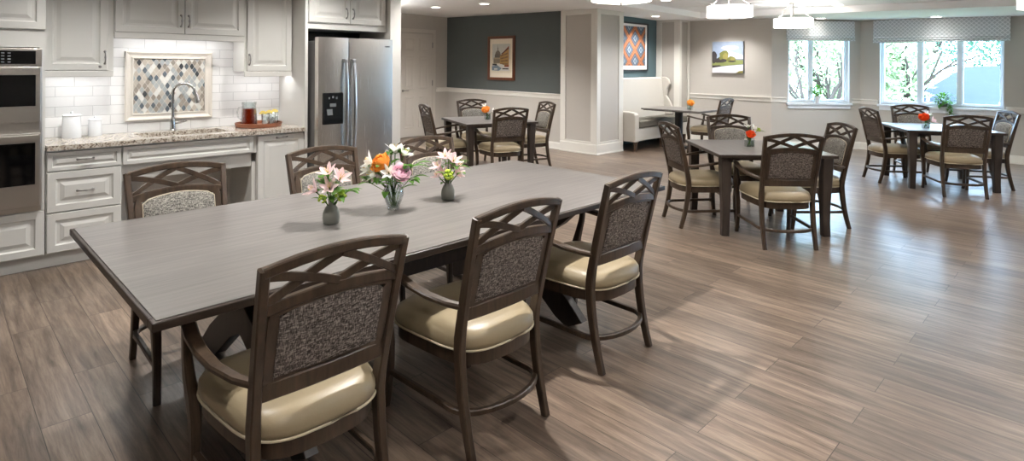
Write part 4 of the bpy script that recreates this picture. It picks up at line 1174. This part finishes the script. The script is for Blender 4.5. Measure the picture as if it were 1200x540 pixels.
# landscape canvas
C = {k_: flat('canvas_' + k_, c_, .15, 12) for k_, c_ in dict(sky=(150, 164, 186), cloud=(196, 204, 214), cloud2=(214, 218, 222), olive=(112, 112, 56), dark=(64, 58, 60), gold=(138, 130, 70), grass=(132, 140, 84), water=(222, 220, 228), hill=(120, 126, 142)).items()}
S = [(C['sky'], rect(0, .64, .30, .63)), (C['cloud'], blob(.36, .50, .18, .05)), (C['cloud'], [(.30, .46), (.64, .36), (.64, .28), (.34, .30)]), (C['cloud2'], [(.40, .40), (.64, .33), (.64, .28), (.42, .28)]),
     (C['hill'], rect(0.4, .64, .255, .285)), (C['grass'], [(0, .12), (.64, .18), (.64, .26), (0, .27)]), (C['water'], [(0, .0), (.64, .0), (.64, .17), (.30, .14), (0, .10)]), (C['dark'], [(0, .10), (.20, .135), (.16, .155), (0, .15)]),
     (C['dark'], blob(.04, .31, .06, .12)), (C['dark'], blob(.17, .25, .10, .07)), (C['olive'], blob(.25, .34, .10, .12)), (C['gold'], blob(.28, .32, .05, .08)), (C['dark'], blob(.24, .25, .07, .03)), (C['olive'], blob(.40, .27, .09, .06)), (C['gold'], blob(.43, .28, .05, .035)), (C['dark'], blob(.42, .235, .08, .015)), (C['gold'], [(.50, .0), (.64, .0), (.64, .05), (.56, .04)]), (C['grass'], [(.1, .17), (.5, .19), (.5, .215), (.1, .205)])]
S = [(m_, [(min(max(u, 0), .64), min(max(v_, 0), .63)) for u, v_ in p]) for m_, p in S]
art('canvas_painting', (11.47, 5.625, 1.43), (0, -1, 0), (-1, 0, 0), .64, .63, 0, 0, None, C['hill'], 'unframed landscape canvas of green trees by pale water on the beige wall', S, .045, canvas=True)

# ------------------------------------------------------------ roman shades
def shade(loc, rz, w_, z0, z1, label):
    t = thing('roman_shade', loc, rz, label, 'window shade', 'patterned roman shades')
    mb = MB(); h_ = z1 - z0
    prof = [(0, h_), (-.075, h_), (-.078, .12), (-.085, .10), (-.098, .085), (-.086, .07), (-.10, .055), (-.104, .045), (-.09, .03), (-.10, .012), (-.095, 0), (-.07, .0), (-.06, .05), (-.06, h_ - .02), (0, h_ - .02)]
    mb.loft([[(0, d, z) for d, z in prof], [(w_, d, z) for d, z in prof]]); mb.build('fabric', M['fabric'], t, smooth=True, ang=30)
    MB().box(0, w_, -.03, -.002, h_ - .04, h_ - .021).build('head_rail', M['winframe'], t)
    return t
b0 = bp(.25); shade((b0[0], b0[1], 2.06), R(-45), 1.29, 2.06, 2.435, 'grey trellis-pattern roman shade over the smaller window')
shade((XW, 3.02, 2.02), R(-90), 1.97, 2.02, 2.44, 'grey trellis-pattern roman shade over the large three-part window')

# ------------------------------------------------------------ lamps
def pendant(x, y, zb, label, watt=BULB_W):
    zt = zc(x, y) + H_T
    t = thing('drum_pendant', (x, y, zb), label=label, cat='ceiling lamp', group='drum pendant lamps')
    h_ = .145; r_ = .295; zt -= zb
    MB().lathe([(r_, 0), (r_, h_), (r_ - .006, h_), (r_ - .006, 0)], seg=48, cap0=False, cap1=False).build('lamp_shade', M['shade'], t, smooth=True, ang=30)
    MB().lathe([(.0, -.014), (.14, -.010), (.24, -.002), (r_ - .012, .012), (r_ - .012, .018), (.0, .004)], seg=48, cap0=False, cap1=False).build('diffuser', M['shade_b'], t, smooth=True)
    mb = MB(); mb.tube([(0, 0, 0), (0, 0, zt - .02)], .009, 10); mb.lathe([(.075, 0), (.075, .014), (.03, .02)][::-1], 0, 0, zt - .02 - .004, 24)
    mb.lathe([(0, -.045), (.010, -.038), (.006, -.028), (.022, -.018), (.010, -.012)], seg=14)
    for k in range(3):
        a = 2 * pi * k / 3 + .5; pts = []
        for i in range(9):
            u = i / 8; rr = .03 + (r_ - .04) * (u ** .8); z_ = lerp(zt - .05, h_ + .01, u) + .03 * sin(pi * u) * (-1 if u > .5 else 1)
            pts.append((rr * cos(a), rr * sin(a), z_))
        mb.tube(pts, .006, 6)
        mb.lathe([(.012, 0), (.012, .02), (.004, .03)], rr * cos(a), rr * sin(a), h_ - .005, 10)
    mb.build('metalwork', M['nickel'], t, smooth=True)
    l = bpy.data.lights.new('pendant_bulb', 'POINT'); l.energy = watt; l.shadow_soft_size = .05; l.color = (1, .97, .93)
    ob = bpy.data.objects.new('pendant_bulb', l); COL.objects.link(ob); ob.location = (x, y, zb + .10)
    return t
pendant(7.70, 3.55, 2.235, 'white drum pendant lamp above the middle square table area, left of the window pendant')
pendant(10.0, 3.54, 2.205, 'white drum pendant lamp with curved nickel arms in front of the smaller window')
pendant(4.94, 3.40, 2.215, 'white drum pendant lamp cut off by the top edge of the photo')
pendant(5.0, 8.9, 2.3, 'white drum pendant lamp added unseen in the hall behind the kitchen wall', 150)  # unseen lamp added to brighten the hall ceiling and door
pendant(5.9, .36, 2.215, 'white drum pendant lamp added out of view above the camera side of the room', 95)  # unseen, continues the pendant row; strong bulb added as ceiling fill
pendant(3.2, -.9, 2.215, 'white drum pendant lamp added out of view to the right of the camera', 85)  # added out of view as soft fill for ceiling and chair backs
pendant(.2, -1.2, 2.215, 'white drum pendant lamp added out of view behind the camera', 70)  # added behind the view so its ceiling bounce fills the foreground
pendant(8.6, -2.0, 2.215, 'white drum pendant lamp added out of view far to the right', 120)  # unseen extra lamp, brightens the ceiling on the right
pendant(8.46, .36, 2.215, 'white drum pendant lamp at the top right corner of the photo')
def downlight(x, y, label, dz=0.0, on=1.0, seen=True, size=130, col=(1, .98, .95)):
    z = zc(x, y) + dz
    t = thing('recessed_light', (x, y, z), label=label, cat='ceiling light', group='recessed ceiling lights')
    MB().lathe([(.098, -.001), (.098, -.008), (.078, -.006), (.074, -.002)], seg=28, cap0=False, cap1=False).build('trim_ring', M['ceil'], t, smooth=True)
    MB().lathe([(.074, -.004), (.0, -.005)], seg=28, cap0=True, cap1=False).build('lens', M['light'], t)
    l = bpy.data.lights.new('downlight_beam', 'SPOT'); l.energy = SPOT_W * on; l.spot_size = R(size); l.spot_blend = .7; l.shadow_soft_size = .035; l.color = col
    ob = bpy.data.objects.new('downlight_beam', l); COL.objects.link(ob); ob.location = (x, y, z - .02)
for a in [(6.68, 8.67, 'left one of the two recessed lights before the dark teal wall', 0, 1.3), (6.73, 7.40, 'right one of the two recessed lights before the dark teal wall', 0, 1.3),
          (8.66, 5.08, 'recessed light at the top edge of the photo above the white pillar', H_T), (10.12, 6.16, 'recessed light above the settee niche'),
          (10.85, 5.2, 'recessed light above the landscape canvas', 0, .85), (10.65, 3.07, 'recessed light in the ceiling panel before the smaller window', H_T, 1.3),
          (12.30, 2.0, 'recessed light just above the shade of the large window', 0, .06), (11.85, 3.70, 'recessed light above the smaller window shade', 0, .03)]:
    downlight(*a)
OUTS = ['over the drawers', 'over the sink', 'over the refrigerator', 'over the middle of the long table', 'over the left end of the long table', 'over the right end of the long table', 'right of the camera', 'over the open floor', 'over the middle square table', 'over the teal-wall table', 'at the far right', 'over the camera', 'between the long table and the pillar', 'over the window table']
for k_, (x, y, dz, on) in enumerate([(1.0, 4.7, H_T, 1.1), (2.6, 4.9, H_T, 1.1), (4.3, 5.1, H_T, 1.0), (2.5, 2.5, H_T, 2.6), (.3, 2.7, H_T, 1.0), (4.3, 2.2, H_T, .6), (2.4, .4, H_T, .4), (5.4, .4, H_T, .35), (7.3, 1.9, H_T, .8), (5.2, 7.6, 0, .8), (9.6, -1.2, H_T, .3), (0, .2, H_T, .5), (6.4, 4.9, H_T, 1.0), (9.8, .4, H_T, .8)]):
    downlight(x, y, 'recessed ceiling light added out of view, ' + OUTS[k_], dz, on)  # unseen lights added for the room; table-centre one read from vase shadows

# ------------------------------------------------------------ flowers and plants
def frame_to(d):
    d = V(d).normalized(); r_ = V((0, 0, 1)) if abs(d.z) < .95 else V((1, 0, 0))
    a = d.cross(r_).normalized(); b = a.cross(d).normalized(); return d, a, b
def petal(mb, o, ax, out, L_, W_, cup=.3, flare=.2, n=6, mi=0):
    """petal starting at o, rising along ax and leaning to `out`"""
    o = V(o); ax = V(ax).normalized(); out = V(out).normalized(); side = ax.cross(out).normalized()
    vs = []; fs = []
    for i in range(n + 1):
        u = i / n; w_ = W_ * (sin(pi * min(1, u * .86 + .08)) ** .8)
        c = o + ax * (L_ * (u - flare * u * u * .6)) + out * (L_ * (cup * sin(u * pi * .6) + flare * u * u))
        for k_ in (-1, -.5, 0, .5, 1):
            vs.append(c + side * (k_ * w_ / 2) - out * (abs(k_) ** 2 * w_ * .22))
    for i in range(n):
        for j in range(4):
            a = i * 5 + j; fs.append((a, a + 1, a + 6, a + 5))
    mb.add(vs, fs, mi)
def rose_bloom(rad, d):
    mb = MB(); d, a, b = frame_to(d); g = random.Random(int(rad * 1e5))
    for (n, rr, L_, W_, cup, fl) in ((3, .03, .86, .7, .10, -.05), (4, .08, .90, .85, .18, -.04), (5, .14, .93, 1.0, .28, -.02), (6, .20, .92, 1.1, .40, .02), (7, .24, .88, 1.15, .50, .12), (7, .26, .8, 1.2, .58, .26)):
        for i in range(n):
            an = 2 * pi * i / n + g.uniform(-.2, .2) + n
            out = a * cos(an) + b * sin(an)
            petal(mb, V((0, 0, 0)) + out * rad * rr * .6, d, out, rad * L_ * g.uniform(.93, 1.05), rad * W_, cup, fl)
    return mb
def lily_bloom(rad, d):
    mb = MB(); d, a, b = frame_to(d)
    for i in range(6):
        an = 2 * pi * i / 6; out = a * cos(an) + b * sin(an)
        petal(mb, out * rad * .04, d, out, rad * (1.15 if i % 2 else 1.05), rad * (.42 if i % 2 else .55), .45, .42)
    for i in range(5):
        an = 2 * pi * i / 5 + .3; out = a * cos(an) + b * sin(an)
        mb.tube([(0, 0, 0), d * rad * .5 + out * rad * .1, d * rad * .85 + out * rad * .22], rad * .018, 4, 1)
    return mb
def leaf_mesh(mb, o, tip, W_, droop=.2, n=6):
    o = V(o); tip = V(tip); ln = (tip - o).length; dr = (tip - o).normalized()
    sd = dr.cross(V((0, 0, 1)));  sd = sd.normalized() if sd.length > .01 else V((1, 0, 0))
    vs = []; fs = []
    for i in range(n + 1):
        u = i / n; c = o + dr * ln * u + V((0, 0, 1)) * ln * droop * sin(pi * u)
        w_ = W_ * sin(pi * (u * .93 + .05)) ** .9
        vs += [c - sd * w_ / 2 + V((0, 0, w_ * .12)), c, c + sd * w_ / 2 + V((0, 0, w_ * .12))]
    for i in range(n):
        for j in range(2): a = i * 3 + j; fs.append((a, a + 1, a + 4, a + 3))
    mb.add(vs, fs)
def flower(kind, base, foot, head, rad, mat, label, grp, leaves=2, seed=1):
    """foot, head relative to base (x,y,z); bloom points outward/up"""
    g = random.Random(seed * 17 + int(base[0] * 100))
    t = thing({'rose': 'rose', 'lily': 'alstroemeria', 'bud': 'green_bloom', 'sprig': 'leaf_sprig'}[kind], base, 0, label, 'flower' if kind != 'sprig' else 'foliage', grp)
    hd = V(head); ft = V(foot); mid = ft.lerp(hd, .55); mid.x *= .55; mid.y *= .55
    d = V((hd.x * 1.5, hd.y * 1.5, .10)) - V((.03, .03, 0)); d.normalize()
    mb = MB(); mb.tube([ft, mid, hd], .0022 if rad < .03 else .003, 6); st = mb.build('stem', M['stem'], t, smooth=True)
    if kind == 'rose': rose_bloom(rad, d).build('bloom', mat, t, smooth=True, loc=hd - d * rad * .45)
    elif kind == 'lily': lily_bloom(rad, d).build('bloom', [mat, M['anther']], t, smooth=True, loc=hd - d * rad * .4)
    elif kind == 'bud':
        mb = MB()
        for i in range(26):
            v_ = V((g.gauss(0, 1), g.gauss(0, 1), g.gauss(0, 1))).normalized() * rad * .8
            mb.lathe([(0, -.3 * rad), (.24 * rad, -.15 * rad), (.3 * rad, .0), (.2 * rad, .2 * rad), (0, .3 * rad)], v_.x, v_.y, v_.z, 8)
        mb.build('bloom', mat, t, smooth=True, loc=hd)
    if leaves:
        mb = MB()
        for i in range(leaves):
            u = g.uniform(.55, .9); o = mid.lerp(hd, u) if u > .6 else mid
            an = g.uniform(0, 2 * pi); L_ = g.uniform(.06, .095) if kind != 'sprig' else g.uniform(.08, .12)
            leaf_mesh(mb, o, o + V((cos(an) * L_, sin(an) * L_, g.uniform(-.02, .03))), L_ * .38, .12)
        mb.build('leaves', M['leaf'], t, smooth=True)
    return t
def vase_thing(name, x, y, z, prof, mat, label, grp=None, cat='vase', water=None):
    t = thing(name, (x, y, z), label=label, cat=cat, group=grp)
    MB().lathe(prof, seg=32, cap0=True, cap1=False).build('body', mat, t, smooth=True, ang=60)
    if water: MB().lathe(water, seg=24).build('water', M['water'], t, smooth=True)
    return t
ZT = .7625
def hp(r_, d, z): a = sr(r_, d); return (a[0], a[1], z)
# grey bottle vases
def bottle(x, y, k, h_, label):
    pr = [(.030, 0), (.040, .004), (.043, .03), (.041, .055), (.030, .082), (.016, .10), (.014, .118), (.017, .124), (.013, .122), (.011, .10), (.0, .09)]
    vase_thing('bottle_vase', x, y, ZT, [(r_ * k, z_ * h_) for r_, z_ in pr], M['vase'], label, 'grey bottle vases on the long table')
bottle(1.475, 2.771, 1.0, 1.0, 'matte grey bottle vase holding pale pink flowers, left one on the long table')
bottle(2.239, 2.777, .95, 1.02, 'matte grey bottle vase holding pink flowers, right one on the long table')
B1 = (1.475, 2.771, ZT)
for i, (r_, d, z_, rad, lb) in enumerate([(-.02, 0, .262, .056, 'topmost'), (.050, -.01, .235, .056, 'upper right'), (-.085, -.02, .175, .056, 'leftmost'), (.005, -.05, .195, .050, 'front centre'), (.025, .05, .245, .044, 'rearmost'), (-.05, .03, .215, .042, 'upper left')]):
    flower('lily', B1, (0, 0, .04), hp(r_, d, z_), rad, M['petalpink'], lb + ' pale pink alstroemeria in the left grey bottle vase', 'flowers in the left grey bottle vase', 2, i)
flower('bud', B1, (0, 0, .04), hp(.058, -.03, .150), .030, M['lime'], 'lime green bloom low on the right in the left bottle vase', None, 2, 9)
flower('bud', B1, (0, 0, .04), hp(-.03, -.05, .135), .022, M['lime'], 'small green bloom low on the left in the left bottle vase', None, 3, 10)
flower('sprig', B1, (0, 0, .04), hp(.09, 0, .17), .02, None, 'long green leaf sprig reaching right from the left bottle vase', None, 6, 11)
flower('sprig', B1, (0, 0, .04), hp(-.04, -.02, .22), .02, None, 'green leaf sprig at the upper left in the left bottle vase', None, 6, 14)
B3 = (2.239, 2.777, ZT)
for i, (r_, d, z_, rad, lb) in enumerate([(-.02, 0, .262, .054, 'topmost'), (.035, -.01, .240, .054, 'upper right'), (-.060, -.01, .205, .052, 'leftmost'), (.060, .01, .205, .052, 'rightmost'), (.062, -.02, .160, .046, 'lower right'), (-.03, -.04, .165, .046, 'front'), (.0, .04, .255, .046, 'rearmost'), (-.065, .0, .145, .040, 'lower left')]):
    flower('lily', B3, (0, 0, .04), hp(r_, d, z_), rad, M['petalpink'], lb + ' pink and white alstroemeria in the right grey bottle vase', 'flowers in the right grey bottle vase', 1, i)
flower('bud', B3, (0, 0, .04), hp(.01, -.06, .160), .032, M['lime'], 'lime green bloom at the middle of the right bottle vase', None, 2, 12)
flower('sprig', B3, (0, 0, .04), hp(.06, .03, .21), .02, None, 'green leaf sprig in the right bottle vase', None, 7, 13)
# centre glass vase
B2 = (1.862, 2.791, ZT); g2 = 'flowers in the clear glass vase'
vase_thing('glass_vase', B2[0], B2[1], ZT, [(.026, 0), (.032, .003), (.034, .02), (.046, .05), (.057, .085), (.055, .115), (.042, .138), (.034, .148), (.036, .158), (.046, .168), (.044, .169), (.032, .158), (.030, .148), (.038, .138), (.051, .113), (.053, .085), (.042, .052), (.028, .02), (.0, .012)], M['glass'],
           'clear bulbous glass vase with rose stems at the centre of the long table', None, 'vase', [(.026, .014), (.040, .052), (.051, .085), (.049, .108)])
flower('rose', B2, (.01, 0, .02), hp(-.062, -.03, .262), .080, M['roseorange'], 'large orange rose in the glass vase on the long table', None, 3, 1)
flower('rose', B2, (-.01, .01, .02), hp(.050, -.06, .215), .074, M['rosepink'], 'large pale pink rose in the glass vase on the long table', None, 2, 2)
for i, (r_, d, z_, rad, lb) in enumerate([(.0, .04, .335, .060, 'topmost'), (-.14, .0, .27, .060, 'upper left'), (-.115, -.03, .20, .060, 'lower left'), (.055, .03, .315, .056, 'upper right'), (-.01, -.09, .225, .046, 'front centre'), (-.16, .02, .22, .050, 'leftmost'), (-.05, .06, .29, .05, 'rearmost')]):
    flower('lily', B2, (.012 * cos(i), .012 * sin(i), .02), hp(r_, d, z_), rad, M['petalwhite'], lb + ' white alstroemeria in the clear glass vase', 'white flowers in the clear glass vase', 2, i + 3)
for i, (r_, d, z_, lb) in enumerate([(-.13, -.05, .165, 'low at the left'), (.11, .02, .25, 'at the right beside the pink rose'), (-.03, .05, .34, 'at the top behind the orange rose'), (.10, 0, .18, 'low at the right')]):
    flower('sprig', B2, (.012 * cos(i * 2), .012 * sin(i * 2), .02), hp(r_, d, z_), .02, None, 'green leaf sprig in the clear glass vase, ' + lb, 'leaf sprigs in the clear glass vase', 8, i + 20)
# small cube vases on the other tables
def cube_vase(x, y, label, rot):
    t = thing('small_glass_vase', (x, y, ZT), rot, label, 'vase', 'small square glass vases')
    mb = MB(); a = .038; b = .034; h_ = .085
    rg = lambda s_, z: [(-s_, -s_, z), (s_, -s_, z), (s_, s_, z), (-s_, s_, z)]
    mb.loft([rg(a, 0), rg(a, h_), rg(b, h_), rg(b, .006)]); mb.build('body', M['glass'], t)
    MB().box(-b + .001, b - .001, -b + .001, b - .001, .007, .06).build('water', M['water'], t)
    mb = MB()
    for k in range(5): mb.tube([(.02 * cos(k), .02 * sin(k), .008), (-.015 * cos(k), -.015 * sin(k), .09)], .003, 5)
    mb.build('stems', M['stem'], t)
cube_vase(5.909, 2.509, 'small square glass vase on the middle square table', R(45))
cube_vase(9.518, 1.656, 'small square glass vase on the table before the large window', R(30))
cube_vase(5.882, 6.39, 'small square glass vase on the table by the dark teal wall', R(70))
cube_vase(10.0, 5.35, 'small square glass vase on the pedestal table by the settee', 0)
where = ('on the middle square table', 'on the table before the large window', 'on the table by the dark teal wall', 'on the pedestal table by the settee')
def small(bx_, by_, w_, items):
    for i, (kd, r_, d, z_, rad, m_, cn) in enumerate(items):
        flower(kd, (bx_, by_, ZT), (0, 0, .02), hp(r_, d, z_), rad, M[m_], '%s %s' % (cn, w_), None, 1, i + 30)
small(5.909, 2.509, where[0], [('rose', 0, -.03, .125, .062, 'rosered', 'coral orange rose in a glass vase'), ('lily', .06, .02, .19, .045, 'petalwhite', 'white flower at the right above the coral rose'), ('lily', .0, .04, .20, .045, 'petalwhite', 'white flower standing behind the coral rose'), ('bud', .09, 0, .17, .022, 'lime', 'small green bud beside the coral rose')])
small(9.518, 1.656, where[1], [('rose', -.04, -.02, .14, .085, 'rosered', 'bright orange rose in a glass vase'), ('lily', .09, -.02, .10, .07, 'petalpink', 'pale peach flower right of the orange rose'), ('lily', .05, .04, .18, .06, 'petalwhite', 'white flower behind the orange rose')])
small(5.882, 6.39, where[2], [('rose', -.02, -.02, .14, .085, 'roseorange', 'bright orange rose in a glass vase'), ('lily', .09, .0, .12, .06, 'petalwhite', 'white flower right of the orange rose'), ('lily', -.04, .05, .20, .055, 'petalwhite', 'pale flower above the orange rose')])
small(10.0, 5.35, where[3], [('rose', 0, -.02, .12, .095, 'roseyellow', 'peach yellow rose in a glass vase')])

# potted plants on the window sills
def foliage_ball(n, r_, seed, L_=.06, squash=1.0):
    mb = MB(); g = random.Random(seed)
    for i in range(n):
        v_ = V((g.gauss(0, 1), g.gauss(0, 1), g.gauss(0, 1))).normalized() * r_ * g.uniform(.3, 1.0); v_.z *= squash
        tp = v_ + V((v_.x, v_.y, v_.z)).normalized() * L_ + V((g.uniform(-1, 1), g.uniform(-1, 1), g.uniform(-1, .4))) * L_ * .4
        leaf_mesh(mb, v_, tp, L_ * .6, .15, 3)
    return mb
pp = bp(.86); px0, py0 = pp[0] - .02 * q, pp[1] - .02 * q
t = thing('potted_plant', (px0, py0, .881), label='small green plant in a white pot on the sill of the smaller window', cat='plant')
MB().lathe([(.045, 0), (.062, .11), (.066, .13), (.058, .13), (.054, .11), (.0, .10)], seg=24, cap1=False).build('pot', M['canister'], t, smooth=True)
foliage_ball(70, .09, 4, .06, 1.2).build('foliage', M['leaf'], t, smooth=True, loc=(0, 0, .24))
mb = MB(); mb.tube([(0, 0, .1), (.01, 0, .2), (0, .01, .30)], .006, 6); mb.build('stem', M['stem'], t)
t = thing('trailing_plant', (XW - .0, 1.95, .881), label='bushy trailing green plant on the sill of the large window', cat='plant')
MB().lathe([(.05, 0), (.065, .07), (.06, .072), (.0, .06)], seg=24, cap1=False).build('pot', M['vase'], t, smooth=True)
foliage_ball(110, .12, 5, .07, .9).build('foliage', M['leaf'], t, smooth=True, loc=(-.02, 0, .13))
mb = MB(); g = random.Random(9)
for i in range(26): 
    z_ = .04 - i * .006; leaf_mesh(mb, (-.09, -.10 + g.uniform(-.03, .03), z_), (-.12, -.10 + g.uniform(-.07, .07), z_ - .03), .035, .1, 3)
mb.build('trailing_stem', M['leaf'], t, smooth=True)

# ------------------------------------------------------------ outside
M['ground'] = leafy('lawn', (104, 120, 84), (140, 150, 116), .9)
M['leafA'] = leafy('spring_foliage', (112, 134, 96), (186, 190, 150), .7)
M['leafB'] = leafy('dense_green_foliage', (56, 88, 74), (104, 138, 116), .7)
M['bark'] = plain('tree_bark', (70, 60, 54), .9, var=.2, spec=.05)
M['shingle'] = plain('blue_grey_shingles', (62, 66, 72), .9, spec=0.0, var=.08, vscale=3)
M['siding'] = plain('pale_siding', (120, 120, 116), .9, spec=0.0, var=.03)
M['gutter'] = plain('white_gutter', (232, 234, 236), .5, var=.01)
M['bwin'] = plain('dark_teal_window', (40, 96, 112), .2, var=.1)
GZ = -2.6
mb = MB().box(13.1, 90, -60, 60, GZ - .3, GZ); gr = mb.build('ground', M['ground']); struct(gr)
def tree(x, y, h_, crown, seed, label, mat, n=900, bare=False):
    t = thing('bare_tree' if bare else 'tree', (x, y, GZ), label=label, cat='tree'); g = random.Random(seed)
    mb = MB(); tips = []
    def br(p, d, L_, r_, lv):
        e = p + d * L_; md = p + d * L_ * .5 + V((g.uniform(-1, 1), g.uniform(-1, 1), 0)) * L_ * .06
        mb.tube([p, md, e], [r_, r_ * .85, r_ * .65], 6)
        if lv == 0: tips.append(e); return
        for k in range(3):
            nd = (d + V((g.uniform(-1, 1), g.uniform(-1, 1), g.uniform(-.2, .7))) * .65).normalized()
            br(p + d * L_ * g.uniform(.6, 1), nd, L_ * g.uniform(.6, .8), r_ * .6, lv - 1)
    br(V((0, 0, 0)), V((.03, 0, 1)), h_ * .38, h_ * .022, 3)
    mb.build('trunk', M['bark'], t, smooth=True)
    mb = MB(); cz = h_ * .68
    for i in range(int(n * 2.2)):
        if bare:
            c = V(g.choice(tips)) + V((g.gauss(0, .15), g.gauss(0, .15), g.gauss(0, .15)))
        else:
            v_ = V((g.gauss(0, 1), g.gauss(0, 1), g.gauss(0, 1))).normalized(); rr = g.random() ** .4
            c = V((v_.x * crown * rr, v_.y * crown * rr, cz + v_.z * h_ * .34 * rr))
        a = V((g.uniform(-1, 1), g.uniform(-1, 1), g.uniform(-1, 1))).normalized(); s_ = g.uniform(.06, .12) * (.6 if bare else 1.0)
        b = a.cross(V((g.random(), g.random(), g.random() + .1))).normalized()
        mb.add([c - a * s_, c + b * s_ * .5, c + a * s_, c - b * s_ * .5], [(0, 1, 2, 3)])
    mb.build('foliage', mat, t)
tree(17.5, 5.6, 5.6, 1.6, 1, 'thin bare-branched tree outside the left half of the smaller window', M['leafA'], 260, True)
tree(24, 10.0, 8.5, 3.4, 2, 'pale spring tree outside behind the smaller window', M['leafA'], 2600)
tree(22, 6.2, 6.5, 2.6, 3, 'pale leafy tree outside at the right half of the smaller window', M['leafA'], 2000)
tree(20.5, 4.75, 6.2, 1.5, 4, 'pale yellow-green tree outside the left pane of the large window', M['leafA'], 1800)
tree(34, 6.5, 9.5, 4.2, 5, 'green tree outside behind the house roof, seen in the middle pane', M['leafB'], 2600)
tree(36, 2.2, 9.0, 4.0, 6, 'dense green tree outside behind the house roof, seen in the right pane', M['leafB'], 2800)
tree(40, 12.0, 10.0, 5.0, 7, 'far green tree outside behind the smaller window', M['leafB'], 2400)
tree(32, -4.0, 8.0, 4.0, 8, 'green tree outside at the right end of the large window', M['leafB'], 2200)
t = thing('house', (25, 1.5, GZ), label='neighbouring house with blue-grey shingle roof outside the large window', cat='house')
MB().box(-2.0, 5.0, -7, 2.4, 0, 3.1).build('wall', M['siding'], t)
mb = MB(); mb.add([(-2.6, -7.6, 3.05), (-2.6, 3.0, 3.05), (2, 2.0, 4.2), (2, -7.6, 4.6), (6, 3.0, 3.05), (6, -7.6, 3.05)], [(0, 1, 2, 3), (3, 2, 4, 5), (1, 4, 2), (0, 3, 5), (0, 5, 4, 1)]); mb.build('roof', M['shingle'], t)
MB().box(-2.72, -2.58, -7.6, 3.0, 2.93, 3.06).build('gutter', M['gutter'], t)
for yy in (-5.5, -3.2, -.9, 1.2): MB().box(-2.03, -1.98, yy - .6, yy + .6, 1.5, 2.7).build('house_window', M['bwin'], t)
mb = MB(); mb.sweep([(-2.62, -3.0, 4.0), (-2.62, .6, 3.1)], .14, .10, (1, 0, 0)); mb.build('gable_trim', M['gutter'], t)
